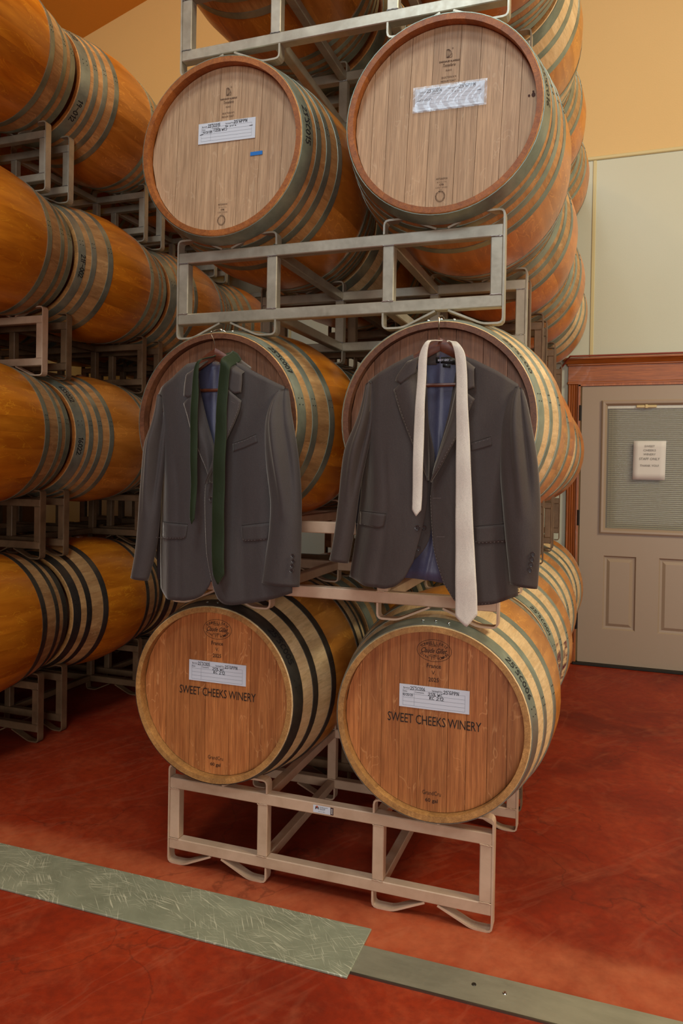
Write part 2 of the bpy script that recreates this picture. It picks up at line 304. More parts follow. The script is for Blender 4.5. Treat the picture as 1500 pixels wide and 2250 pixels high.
def put(mb,td,cx,cz,h,y,width=None,rot=0,mi=0,fn=None,facing=1):
    """place 2D glyph triangles on a plane facing -Y (x right, z up) or through fn(tx,ty)->xyz; h = cap height"""
    v,f=td
    if not len(v): return
    sx=sy=h/ .72 if td[0] is not None else h
    sy=h/max(1e-6,(v[:,1].max()-v[:,1].min())); sx=sy
    if width: sx=width/(v[:,0].max()-v[:,0].min())
    c,s_=math.cos(rot),math.sin(rot); out=[]
    yc=(v[:,1].max()+v[:,1].min())/2
    for a,b in v:
        tx,ty=a*sx,(b-yc)*sy; tx,ty=tx*c-ty*s_,tx*s_+ty*c
        out.append(fn(tx,ty) if fn else (cx+tx,y,cz+ty))
    mb.add(out,[tuple(q) for q in f],mi)
# ------------------------------------------------------------ the room
RX0,RX1,RY0,RY1=-3.5,7.0,-7.0,3.40
def ceil_z(x): return 5.14+.31*(x-RX0) if x<3.0 else 5.14+.31*(3.0-RX0)-.31*(x-3.0)
b=MB(); b.add([(RX0,RY0,0),(RX1,RY0,0),(RX1,RY1,0),(RX0,RY1,0),(RX0,RY0,-.1),(RX1,RY0,-.1),(RX1,RY1,-.1),(RX0,RY1,-.1)],[(0,1,2,3),(7,6,5,4),(0,4,5,1),(1,5,6,2),(2,6,7,3),(3,7,4,0)])
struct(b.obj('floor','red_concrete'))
def gable(name,y0,y1,m):
    p=[(RX0,0),(RX1,0),(RX1,ceil_z(RX1)),(3.0,ceil_z(3.0)),(RX0,ceil_z(RX0))]
    v=[(x,y0,z) for x,z in p]+[(x,y1,z) for x,z in p]
    return struct(link(name,mesh_from(name,v,[(0,1,2,3,4),(9,8,7,6,5)]+[(i,i+5,(i+1)%5+5,(i+1)%5) for i in range(5)],[m])))
gable('wall_back',RY1,RY1+.12,'wall_yellow'); gable('wall_front',RY0-.12,RY0,'dark_wall')
for nm,xa,xb in (('wall_left',RX0-.12,RX0),('wall_right',RX1,RX1+.12)):
    b=MB(); b.box(xa,xb,RY0,RY1,0,ceil_z(RX0 if xa<0 else RX1)); struct(b.obj(nm,'dark_wall'))
v=[];
for y in (RY0,RY1):
    for x in (RX0,3.0,RX1): v+=[(x,y,ceil_z(x)),(x,y,ceil_z(x)+.12)]
struct(link('ceiling',mesh_from('ceiling',v,[(0,2,8,6),(2,4,10,8),(1,7,9,3),(3,9,11,5),(0,6,7,1),(4,5,11,10),(0,1,3,2),(2,3,5,4),(6,8,9,7),(8,10,11,9)],['ceiling_ochre'])))
# washable panels on the lower back wall, cap trim and joint strips
PH=3.585
def wpanel(x0,x1,z0=0.0,z1=PH):
    b=MB(); b.box(x0,x1,RY1-.008,RY1,z0,z1); return b
DX0,DX1=1.213,2.127
xs=[-3.5,-2.28,-1.06,.16,1.28]
wb=bpy.data.objects['wall_back']
for i in range(4):
    if i<3: o=wpanel(xs[i]+.003,xs[i+1]-.003).obj('wall_panel','panel_white',wb)
    else:
        o=wpanel(xs[3]+.003,1.129).obj('wall_panel','panel_white',wb); wpanel(1.129,xs[4]-.003,2.18).obj('wall_panel','panel_white',wb)
wpanel(1.283,2.21,2.18).obj('wall_panel','panel_white',wb); wpanel(2.21,3.5).obj('wall_panel','panel_white',wb); wpanel(3.506,5.2).obj('wall_panel','panel_white',wb); wpanel(5.206,7).obj('wall_panel','panel_white',wb)
for x in xs[1:]:
    b=MB(); b.box(x-.012,x+.012,RY1-.014,RY1-.002,2.18 if x>1 else 0,PH,b=.003); b.obj('joint_strip','panel_trim',wb)
b=MB(); b.box(RX0,RX1,RY1-.02,RY1,PH,PH+.028,b=.006); struct(b.obj('trim_1','panel_trim'))
# door
YF=3.36
d=struct(thing('door_1','','x')); 
for k in ('label','category'): del d[k]
d.location=(DX0,YF,0)
def dl(o): return o
b=MB(); X0,X1=.012,.905; W0,W1,V0,V1=.145,.765,.939,1.877
# slab with rectangular opening for the lite and two recessed panel fields
P1=(.169,.399,.256,.791); P2=(.53,.76,.256,.791)
xs_=[X0,W0,P1[0],P1[1],P2[0],P2[1],W1,X1]; zs_=[.02,P1[2],P1[3],V0,V1,1.978]
for i in range(len(xs_)-1):
    for j in range(len(zs_)-1):
        xa,xb,za,zb=xs_[i],xs_[i+1],zs_[j],zs_[j+1]
        if za>=V0-1e-6 and zb<=V1+1e-6 and xa>=W0-1e-6 and xb<=W1+1e-6: continue
        if abs(za-P1[2])<1e-6 and (abs(xa-P1[0])<1e-6 or abs(xa-P2[0])<1e-6): continue
        b.box(xa,xb,0,.036,za,zb)
b.obj('slab','door_paint',d)
for p in (P1,P2):
    x0,x1,z0,z1=p; v=[];f=[]
    prof=[(0,0),(.008,.0),(.016,.012),(.03,.013),(.05,.003),(.06,.003)]
    for off,dy in prof: v+=[(x0+off,dy,z0+off),(x1-off,dy,z0+off),(x1-off,dy,z1-off),(x0+off,dy,z1-off)]
    for k in range(len(prof)-1):
        for i in range(4): j=(i+1)%4; f.append((k*4+i,k*4+j,k*4+4+j,k*4+4+i))
    k=(len(prof)-1)*4; f.append((k,k+1,k+2,k+3)); link('raised_panel',mesh_from('raised_panel',v,f,['door_paint']),d)
def frame_ring(b,x0,x1,z0,z1,prof,mi=0):
    v=[];f=[]
    for off,dy in prof: v+=[(x0+off,dy,z0+off),(x1-off,dy,z0+off),(x1-off,dy,z1-off),(x0+off,dy,z1-off)]
    for k in range(len(prof)-1):
        for i in range(4): j=(i+1)%4; f.append((k*4+i,k*4+j,k*4+4+j,k*4+4+i))
    b.add(v,f,mi)
b=MB(); frame_ring(b,W0,W1,V0,V1,[(0,0),(0,-.012),(.01,-.018),(.024,-.016),(.032,-.008),(.038,.0),(.04,.012)]); fr=b.obj('window_frame','door_paint',d)
gx0,gx1,gz0,gz1=W0+.04,W1-.04,V0+.026,V1-.035
b=MB(); b.box(gx0-.03,gx1+.03,.026,.03,gz0-.03,gz1+.03); b.obj('blind_backing','blind_backing',d)
b=MB(); n=62
for i in range(n):
    z=gz0+(gz1-.03-gz0)*(i+.5)/n; b.add([(gx0+.01,.012,z-.003),(gx1-.01,.012,z-.003),(gx1-.01,.022,z+.0045),(gx0+.01,.022,z+.0045)],[(0,1,2,3)])
o=b.obj('blind_slats','blind_slat',d); o['kind']='stuff'
b=MB(); b.box(gx0,gx1,.004,.02,gz1-.024,gz1,b=.002); hb=b.obj('blind_rail','door_white',d)
b=MB(); b.box(.372,.502,-.012,.004,gz1-.02,gz1-.003,b=.003); b.box(.428,.446,-.018,-.008,gz1-.024,gz1+.001,b=.002); b.obj('blind_slider','brass_cream',d)
for cx in (gx0+.035,gx0+.345): 
    b=MB(); b.tube([(cx,.010,gz0),(cx,.010,gz1-.02)],.0012,5); b.obj('ladder_cord','blind_slat',d)
b=MB(); b.box(gx0-.002,gx1+.002,.002,.005,gz0-.002,gz1+.002); b.obj('glass_pane','door_glass',d)
for z in (.305,1.045,1.79): 
    b=MB(); b.lathe([(.007,-.055),(.007,.055)],8,'z',(-.002,-.004,z)); b.box(-.004,.012,-.001,.01,z-.052,z+.052); b.obj('hinge','hinge_black',d)
b=MB(); b.lathe([(.024,0),(.024,-.012),(.01,-.016),(.01,-.035),(.026,-.04),(.03,-.055),(.022,-.068),(.0,-.07)],16,'y',(.86,0,.95)); b.obj('door_knob','brass_cream',d,True)
b=MB(); b.box(-.02,.94,.0,.05,0,.018,b=.003); struct(b.obj('trim_2','threshold_dark',None,loc=(DX0,YF-.03,0)))
# fluted casings, plinths, header with cornice
def casing(x0,x1,nm):
    y=RY1-.012; n=4; v=[];  w_=x1-x0; prof=[(0,0),(0,-.022),(.08,-.026)]
    for i in range(n):
        a=.12+.76*i/n; bb=.12+.76*(i+1)/n; prof+= [(a,-.026),(a+.03,-.018),((a+bb)/2,-.0165),(bb-.03,-.018),(bb,-.026)]
    prof+=[(.92,-.026),(1,-.022),(1,0)]
    for z in (.15,1.994): v+=[(x0+p*w_,y+q,z) for p,q in prof]
    k=len(prof); f=[(i,i+1,k+i+1,k+i) for i in range(k-1)]+[tuple(range(k)),tuple(reversed(range(k,2*k)))]
    o=struct(link(nm,mesh_from(nm,v,f,['trim_wood']))); b=MB(); b.box(x0-.004,x1+.004,y-.032,y,0,.15,b=.003); b.box(x0-.006,x1+.006,y-.035,y,.135,.152,b=.003); link('plinth_block',b.mesh('plinth_block','trim_wood'),o); return o
casing(1.129,1.205,'trim_3'); casing(2.135,2.211,'trim_4')
b=MB(); b.box(1.2,1.214,YF-.008,RY1-.002,0,1.99); b.box(2.127,2.14,YF-.008,RY1-.002,0,1.99); b.box(1.2,2.14,YF-.008,RY1-.002,1.98,1.995); struct(b.obj('trim_5','trim_wood'))
b=MB(); y=RY1-.012; b.box(1.122,2.218,y-.03,y,1.994,2.012,b=.004); b.box(1.128,2.212,y-.024,y,2.008,2.13); b.box(1.118,2.222,y-.036,y,2.125,2.14,b=.004)
v=[(1.112,y,2.138),(2.228,y,2.138),(2.228,y-.04,2.138),(1.112,y-.04,2.138),(1.09,y,2.168),(2.25,y,2.168),(2.25,y-.066,2.168),(1.09,y-.066,2.168)]
b.add(v,[(0,1,2,3),(4,7,6,5),(3,2,6,7),(0,3,7,4),(1,5,6,2)]); b.box(1.086,2.254,y-.07,y,2.166,2.18,b=.003); struct(b.obj('trim_6','trim_wood_h'))
# paper notice on the door glass
nb=thing('paper_notice','white paper notice reading staff only taped to the door window','notice',(1.676,YF-.008,1.457))
v=[];f=[]; n=6
for j in range(n+1):
    for i in range(n+1):
        a,c_=i/n,j/n; x=-.104+.208*a-.004*(1-c_); z=-.135+.27*c_; v.append((x,-.004-.0025*abs(a-.5)**2*4*(1-c_),z))
for j in range(n):
    for i in range(n): k=j*(n+1)+i; f.append((k,k+1,k+n+2,k+n+1))
pg=link('sheet',mesh_from('sheet',v,f,['white_paper'],smooth=True),nb); sm=pg.modifiers.new('s','SOLIDIFY'); sm.thickness=.0006
for s,z,h,wd in (('SWEET',.098,.014,.066),('CHEEKS',.070,.014,.080),('WINERY',.042,.014,.078),('STAFF ONLY',.011,.0165,.132),('THANK YOU!',-.036,.015,.120)):
    b=MB(); put(b,text2d(s),0,z,h,-.0072,wd); b.obj('lettering','grey_ink',nb)
# red hose over the door header
b=MB(); b.tube([(1.045,3.376,1.72),(1.05,3.37,1.95),(1.075,3.36,2.11),(1.14,3.30,2.186),(1.4,3.33,2.19),(1.8,3.33,2.19),(2.3,3.34,2.19)],.007,7); tag(b.obj('hose','red_hose',smooth=True),'thin red-brown hose hanging over the wooden door header','hose')
# ------------------------------------------------------------ floor metalwork
b=MB(); b.box(-4/2-1.3,.765,-.334,-.112,.0,.007,b=.0015)
p=thing('steel_plate','wide scratched steel plate lying on the red floor at front left','plate')
l=b.obj('plate','scratched_plate',p)
tr=thing('trench_cover','narrow grey steel trench cover strip with screws running right from the plate','cover')
b=MB(); b.box(.60,3.4,-.307,-.187,.0,.0035,b=.0008); b.obj('strip','trench_steel',tr)
b=MB(); b.box(.60,3.4,-.312,-.307,.0,.005); b.obj('edge_angle','plate_edge',tr)
for x,y,m_ in ((1.085,-.238,'screw_dark'),(1.165,-.242,'rivet_steel'),(1.9,-.24,'screw_dark')):
    b=MB(); b.lathe([(.0065,.0034),(.0055,.0052),(.002,.0046)],12,'z',(x,y,0)); b.obj('screw',m_,tr)
# ------------------------------------------------------------ barrel racks
W,T,H,E,D=1.10,.0359,.2424,.0502,.653
HT=2*E+H; P2=.3355
def fillet(pts,r=.016,n=3):
    out=[pts[0]]
    for a,b_,c in zip(pts,pts[1:],pts[2:]):
        a,b_,c=Vector(a),Vector(b_),Vector(c); d1=(a-b_).normalized(); d2=(c-b_).normalized(); rr=min(r,(a-b_).length*.45,(c-b_).length*.45)
        p,q=b_+d1*rr,b_+d2*rr
        for k in range(n+1): t=k/n; out.append(tuple(p*(1-t)**2+b_*2*t*(1-t)+q*t*t))
    out.append(pts[-1]); return out
def flatbar(pts,w,t):
    pts=fillet(pts); b=MB(); v=[]; n=len(pts)
    for i,p in enumerate(pts):
        d=Vector(pts[min(i+1,n-1)])-Vector(pts[max(i-1,0)]); d.normalize(); nx,nz=-d.y*t/2,d.x*t/2
        v+=[(p[0]+nx,0,p[1]+nz),(p[0]-nx,0,p[1]-nz),(p[0]-nx,w,p[1]-nz),(p[0]+nx,w,p[1]+nz)]
    f=[(i*4+k,i*4+(k+1)%4,i*4+4+(k+1)%4,i*4+4+k) for i in range(n-1) for k in range(4)]+[(3,2,1,0),((n-1)*4,(n-1)*4+1,(n-1)*4+2,(n-1)*4+3)]
    b.add(v,f); return b
TH=.006; zt=HT-.008; zb=.003
end_path=[(.170,E+H+.002),(.077,zt),(.003,zt),(.003,zb),(.062,zb),(.165,E-.002)]
inn_top=[(.205,E+H+.002),(.305,zt),(P2+T-.003,zt),(P2+T-.003,E+H)]
inn_bot=[(.205,E-.002),(.305,zb),(P2+T-.003,zb),(P2+T-.003,E)]
def rack_meshes(m):
    R={}
    def bx(nm,x0,x1,y0,y1,z0,z1): 
        b=MB(); b.box(x0,x1,y0,y1,z0,z1,b=.0025); R.setdefault(nm,[]).append(b.mesh(nm,m))
    for y in (0,D):
        for z in (E,E+H-T): bx('rail',.006,W-.006,y,y+T,z,z+T)
        for x in (.006,P2,W-P2-T,W-T-.006): bx('post',x,x+T,y+.001,y+T-.001,E+T,E+H-T)
        for pth in (end_path,inn_top,inn_bot):
            for sgn in (0,1):
                q=[(W-x if sgn else x,z) for x,z in pth]; b=flatbar(q,T,TH); b.v=[(x,yy+y,z) for x,yy,z in b.v]; R.setdefault('cradle_bar',[]).append(b.mesh('cradle_bar',m))
    for x in (P2+.002,W-P2-T+.002):
        for z in (E+.002,E+H-T+.002): bx('fork_tube',x,x+T-.004,T,D,z,z+T-.004)
    b=MB(); rg=random.Random(3)
    for y in (0,D):
        for x in (.006,P2,W-P2-T,W-T-.006):
            for z in (E+T,E+H-T):
                pts=[(x+T*k/7,y-.0006,z+rg.uniform(-.0012,.0012)) for k in range(8)]; b.tube(pts,.0016,5)
    R['weld_bead']=[b.mesh('weld_bead','weld_bright' if 'galv' in m else m)]
    return R
RM={k:rack_meshes(k) for k in ('rack_tan','rack_galvanised','rack_brown')}
def rack(m,loc,label,group):
    r=thing('barrel_rack',label,'rack',loc,group=group)
    for nm,ms in RM[m].items():
        for me in ms:
            o=link(nm,me,r)
            if nm=='weld_bead': o['kind']='stuff'
    return r
# ------------------------------------------------------------ barrels
L,RB,RH=.785,.348,.2895
HL=L/2
def rad(y): 
    t=min(1,abs(y)/HL); return RB-(RB-RH)*t**1.62
NS=30
def stave_mesh(nm,m,chime):
    a=PI/NS*.9992; rows=[-HL,-HL+.006,-.34,-.27,-.19,-.1,0,.1,.19,.27,.34,HL-.006,HL]; v=[];f=[];fm=[]
    for y in rows:
        r=rad(y); e=abs(y)/HL; ri=r-.027
        if e>.999: r-=.002; ri=r-.017
        elif e>.97: ri=r-.021
        elif e>.8: ri=r-.026
        ro=r-.0002
        for t,q in ((-a,ro),(-a*.86,r),(0,r),(a*.86,r),(a,ro),(a,ri),(0,ri),(-a,ri)): v.append((q*math.sin(t),y,q*math.cos(t)))
    n=len(rows)
    for i in range(n-1):
        for k in range(8):
            f.append((i*8+k,i*8+(k+1)%8,i*8+8+(k+1)%8,i*8+8+k)); fm.append(1 if k in (5,6) else 0)
    f+=[(7,6,5,4,3,2,1,0),tuple((n-1)*8+k for k in range(8))]; fm+=[1,1]
    me=mesh_from(nm,v,f,[m,chime],fm); 
    shade(me,50); return me
def hoop_mesh(nm,y0,y1,m,th=.0022):
    n=64; b=MB(); v=[]
    for k in range(n):
        t=2*PI*k/n; s_,c=math.sin(t),math.cos(t)
        for y,dr in ((y0,.0002),(y0,th),((y0+y1)/2,th+.0004),(y1,th),(y1,.0002)):
            q=rad(y)+dr; v.append((q*s_,y,q*c))
    f=[(k*5+i,k*5+i+1,((k+1)%n)*5+i+1,((k+1)%n)*5+i) for k in range(n) for i in range(4)]
    b.add(v,f)
    # riveted lap
    for t0 in (PI*.42,):
        for yy in (.3,.7):
            y=y0+(y1-y0)*yy; q=rad(y)+th
            for dt in (0,.07): cx,cz=q*math.sin(t0+dt),q*math.cos(t0+dt); b.box(cx-.0012,cx+.0016,y-.0016,y+.0016,cz-.0016,cz+.0016,1)
    me=b.mesh(nm,[m,'screw_dark']); shade(me,40); return me
def board_meshes(joints,m,R=.272,y=-HL+.034,th=.014):
    xs=[-R+.0005]+list(joints)+[R-.0005]; out=[]
    for i,(x0,x1) in enumerate(zip(xs,xs[1:])):
        g=.0006; x0+=g; x1-=g; k=5; top=[];
        for j in range(k+1): x=x0+(x1-x0)*j/k; top.append((x,math.sqrt(max(1e-6,R*R-x*x))))
        poly=top+[(x,-z) for x,z in reversed(top)]; n=len(poly); yo=y+(.0004 if i%2 else 0)
        v=[(x,yo,z) for x,z in poly]+[(x,yo+th,z) for x,z in poly]
        f=[tuple(reversed(range(n))),tuple(range(n,2*n))]+[(q,(q+1)%n,n+(q+1)%n,n+q) for q in range(n)]
        out.append(mesh_from('head_board',v,f,[m]))
    return out
HOOPS={'wide':[(.004,.054),(.112,.142),(.232,.264)],'std':[(.004,.046),(.082,.112),(.187,.221)],'four':[(.004,.058),(.08,.106),(.138,.166),(.214,.243)],'dark':[(.004,.046),(.082,.112),(.187,.221)]}
JG=[-.189,-.113,-.04,.047,.12,.205]
HEAD={'gr':([-.223,-.158,-.102,-.044,.046,.101,.162,.218],'oak_head_red'),'gl':([-.189,-.098,-.038,.049,.126,.218],'oak_head_red'),'dl':([-.177,-.098,-.024,.054,.129,.207],'oak_head_pale'),
 'dr':([-.219,-.173,-.106,-.041,.04,.10,.171,.221],'oak_head_pale'),'dk':([-.20,-.12,-.035,.05,.13,.20],'oak_head_shaded'),'pl':(JG,'oak_head_pale'),'rd':(JG,'oak_head_red')}
HM={k:board_meshes(j,m) for k,(j,m) in HEAD.items()}
SM={'wide':stave_mesh('stave','stave_wide','chime_tan'),'std':stave_mesh('stave','stave_std','chime_tan'),'four':stave_mesh('stave','stave_four','chime_orange'),'dark':stave_mesh('stave','stave_dark','chime_brown')}
SM['stdred']=stave_mesh('stave','stave_std','chime_brown')
SM['widered']=stave_mesh('stave','stave_wide','chime_brown')
HPM={}
for k,hs in HOOPS.items():
    for hm in ('hoop_galvanised','hoop_shaded'):
        HPM[k,hm]=[hoop_mesh('hoop',-HL+a,-HL+b_,hm) for a,b_ in hs]+[hoop_mesh('hoop',HL-b_,HL-a,hm) for a,b_ in hs]
b=MB(); b.lathe([(.270,HL-.05),(.270,HL-.036)],40,'y'); BACKHEAD={m:mesh_from('back_head',b.v,b.f,[m]) for m in ('oak_head_red','oak_head_pale','oak_head_shaded')}
b=MB(); b.lathe([(.026,-.006),(.026,.004),(.020,.008),(0.001,.008)],16,'z',(0,0,RB)); BUNG=b.mesh('bung','chime_brown')
rb=random.Random(11)
def barrel(typ,hoopm,head,loc,label,group,hrot=0,cat='barrel'):
    st={'widered':'wide','stdred':'std'}.get(typ,typ)
    o=thing('oak_barrel',label,cat,loc,group=group)
    ph=rb.uniform(0,2*PI/NS)
    for k in range(NS): link('stave',SM[typ],o,rot=(0,ph+2*PI*k/NS,0))
    for me in HM[head]: link('head_board',me,o,rot=(0,hrot,0))
    link('back_head',BACKHEAD[HEAD[head][1]],o)
    for me in HPM[st,hoopm]: link('hoop',me,o)
    link('bung',BUNG,o)
    return o
XC=[(P2+T)/2,W-(P2+T)/2]; ZC=.608; TIER=.8925; PITCH=.83; YB=-.05+HL
TN=['floor-level','second','third','top']; RN=['front','second','third','rearmost']; CN=['left','right']
main={}
rackm=['rack_tan','rack_tan','rack_galvanised','rack_galvanised']
RL={0:'tan steel rack on the red floor with sticker, under two bottom barrels',1:'tan steel rack between bottom barrels and the barrels behind the jackets',2:'grey steel rack directly above the two hanging suit jackets',3:'shiny grey steel rack at the top edge, above the pale-headed barrels'}
racks={}
for t in range(4):
    for r in range(4):
        m=rackm[t] if r==0 else ('rack_brown' if t<3 else 'rack_galvanised')
        lab=RL[t] if r==0 else 'steel rack in the %s row of the central stack, %s tier'%(RN[r],TN[t])
        racks[t,r]=rack(m,(random.uniform(-.006,.006) if r else (0,0,-.0025,-.003)[t],r*PITCH+(.012 if (t>=2 and r==0) else 0),t*TIER),lab,'steel racks of the central stack')
LB={(0,0):'winery-stencilled red-brown barrel, bottom left, head numbered 005',(0,1):'winery-stencilled red-brown barrel, bottom right, head numbered 006',
    (1,0):'barrel with shade-darkened head behind the jacket with the green tie',(1,1):'barrel with shade-darkened head behind the jacket with the cream tie',
    (2,0):'pale-headed barrel with blue tape and a paper card, above green-tie jacket',(2,1):'pale-headed barrel with plastic-sleeved card, above cream-tie jacket',
    (3,0):'barrel cut off at the top edge, left above the blue-taped barrel',(3,1):'barrel cut off at the top edge, right above the sleeved-card barrel'}
for t in range(4):
    for r in range(4):
        for c in range(2):
            if r==0:
                typ,hm,hd=[('wide',['hoop_shaded','hoop_galvanised'][c],['gl','gr'][c]),('stdred' if c==0 else 'widered','hoop_galvanised','dk'),('four','hoop_galvanised',['dl','dr'][c]),('four','hoop_galvanised','rd')][t]
                lab=LB[t,c]; 
            else:
                typ=rb.choice(['std','four','std','wide'] if t else ['wide','std','wide']); hm='hoop_galvanised'; hd=rb.choice(['pl','rd','dk']); lab='oak barrel in %s column of central stack, %s tier, %s row'%(CN[c],TN[t],RN[r])
            if t==3 and c==0 and r==0: typ='four'
            dx=0 if r==0 else random.uniform(-.008,.008)
            main[t,r,c]=barrel(typ,hm,hd,(XC[c]+dx,YB+r*PITCH,ZC+t*TIER),lab,'oak barrels of the central stack',hrot=math.radians(2.2) if (t,r)==(2,0) else 0)
# left stack across the aisle, seen from its side
LX0=-1.185-W; LY0=.06; LP=.822
ltyp=[['std','std','std','std'],['std','four','std','std'],['std','std','four','std'],['std','four','std','std']]
left={}
for t in range(4):
    for r in range(4):
        m='rack_tan' if (t==2 and r==0) else ('rack_brown' if t<3 else 'rack_galvanised')
        rack(m,(LX0+random.uniform(-.004,.004),LY0+r*LP,t*TIER),'steel rack of the side stack at left, %s tier, %s row'%(TN[t],RN[r]),'steel racks of the left side stack')
        for c in (1,0):
            left[t,r,c]=barrel(ltyp[t][r] if c else 'std','hoop_galvanised' if t else 'hoop_shaded','dk',(LX0+XC[c],LY0-.055+HL+r*LP,ZC+t*TIER),
              ('oak barrel lying along the aisle in left side stack, %s tier, %s row'%(TN[t],RN[r])) if c else 'oak barrel in hidden far column of left side stack, %s tier, %s row'%(TN[t],RN[r]),'oak barrels of the left side stack')
# ------------------------------------------------------------ marks on the heads (barrel space: x right, z up, head face at y=-HL+.034)
YHd=-HL+.0335; YT=YHd-.0006
def lettering(par,items,m='burn_ink',nm='lettering'):
    b=MB()
    for it in items:
        s,x,z,h=it[:4]; wd=it[4] if len(it)>4 else None; kw=it[5] if len(it)>5 else {}
        put(b,text2d(s,**kw),x,z,h,YT,wd)
    return b.obj(nm,m,par)
def arc_text(b,s,cx,cz,rx,rz,a0,a1,h,inside=False,y=None,bold=0.01):
    y=YT if y is None else y; n=len(s)
    for i,ch in enumerate(s):
        if ch==' ': continue
        a=a0+(a1-a0)*(i+.5)/n; x,z=cx+rx*math.cos(a),cz+rz*math.sin(a)
        tx,tz=-rx*math.sin(a),rz*math.cos(a); 
        if not inside: tx,tz=-tx,-tz
        put(b,text2d(ch,bold=bold),x,z,h,y,rot=math.atan2(tz,tx))
def ellipse(b,cx,cz,rx,rz,w_,y=None,n=48,a0=0,a1=2*PI):
    y=YT if y is None else y; v=[];f=[]
    for k in range(n+1):
        a=a0+(a1-a0)*k/n
        for d in (-w_/2,w_/2): v.append((cx+(rx+d)*math.cos(a),y,cz+(rz+d)*math.sin(a)))
    for k in range(n): f.append((2*k,2*k+1,2*k+3,2*k+2))
    b.add(v,f)
def line2(b,x0,z0,x1,z1,w_,y):
    d=Vector((x1-x0,z1-z0)); d.normalize(); nx,nz=-d.y*w_/2,d.x*w_/2
    b.add([(x0+nx,y,z0+nz),(x0-nx,y,z0-nz),(x1-nx,y,z1-nz),(x1+nx,y,z1+nz)],[(0,1,2,3)])
def gillet(B,dx,num,comment,seed,date=None):
    b=MB(); cz=.209; ellipse(b,dx,cz,.052,.0325,.0012)
    arc_text(b,'TONNELLERIE',dx,cz,.0425,.0235,math.radians(158),math.radians(22),.0085)
    arc_text(b,'21190 ST ROMAIN',dx,cz,.0425,.0235,math.radians(200),math.radians(340),.0075,inside=True)
    put(b,text2d('Claude Gillet',shear=.5,bold=.012),dx,cz,.0155,YT,.078)
    for s_ in (1,-1):
        ellipse(b,dx-.006,cz+s_*.0155,.010,.0022,.0012,n=16); ellipse(b,dx+.007,cz+s_*.0145,.008,.002,.0009,n=16)
    b.obj('cooper_stamp','burn_ink',B)
    lettering(B,[('France',dx,.163,.0125,.043,dict(bold=.01)),('V.',dx,.143,.0115),('2025',dx,.122,.0125,.031,dict(bold=.01)),('GrandCru',dx,-.2165,.0125,.056),('60 gal',dx,-.240,.0145,.038,dict(bold=.015))])
    lettering(B,[('SWEET CHEEKS WINERY',dx+.002,-.002,.0275,.283,dict(space=.95))],'ink','winery_stencil')
    # paper card
    x0,x1,z0,z1=dx-.1035,dx+.108,.032,.1005; yc=YHd-.001; card=MB(); card.box(x0,x1,yc-.0008,yc,z0,z1); C_=card.obj('card','card_paper',B); y=yc-.0011
    g=MB(); cx,czm=(x0+x1)/2,(z0+z1)/2
    for i in range(5): zz=z1-.0155-.0118*i; line2(g,x0+.011,zz,x1-.013,zz,.0006,y)
    for xx in (x0+.011,x0+.046,x1-.013): line2(g,xx,z1-.0155,xx,z1-.0155-.0118*4,.0006,y)
    g.obj('ruled_form','form_line',C_)
    g=MB(); put(g,text2d('Barrel #',bold=.01),x0+.0215,z1-.0105,.0052,y,.019); put(g,text2d('Varietal/Vin:',bold=.01),x0+.115,z1-.0115,.0056,y,.032); put(g,text2d('Date:',bold=.01),x0+.018,z1-.0205,.0046,y,.0125); put(g,text2d('Comments:',bold=.01),x0+.062,z1-.0208,.0046,y,.0275)
    g.obj('form_print','soft_ink',C_)
    g=MB(); put(g,hand2d(num,seed=seed),x0+.056,z1-.0095,.0125,y-.0002,.046); put(g,hand2d("25'GPPN",seed=seed+1),x0+.157,z1-.0115,.0125,y-.0002,.047)
    put(g,hand2d('25% WC',seed=seed+2),x0+.110,z1-.0225,.0105,y-.0002,.045); put(g,hand2d('RC 212',seed=seed+3),x0+.114,z1-.0335,.0105,y-.0002,.044)
    if date: put(g,hand2d(date,seed=seed+4,wd=.16),x0+.026,z1-.031,.0075,y-.0002,.032)
    g.obj('handwriting','marker_ink',C_)
gillet(main[0,0,0],.003,"25'SC005",1,3); gillet(main[0,0,1],.001,"25'SC006",1,9,'10/25/25')
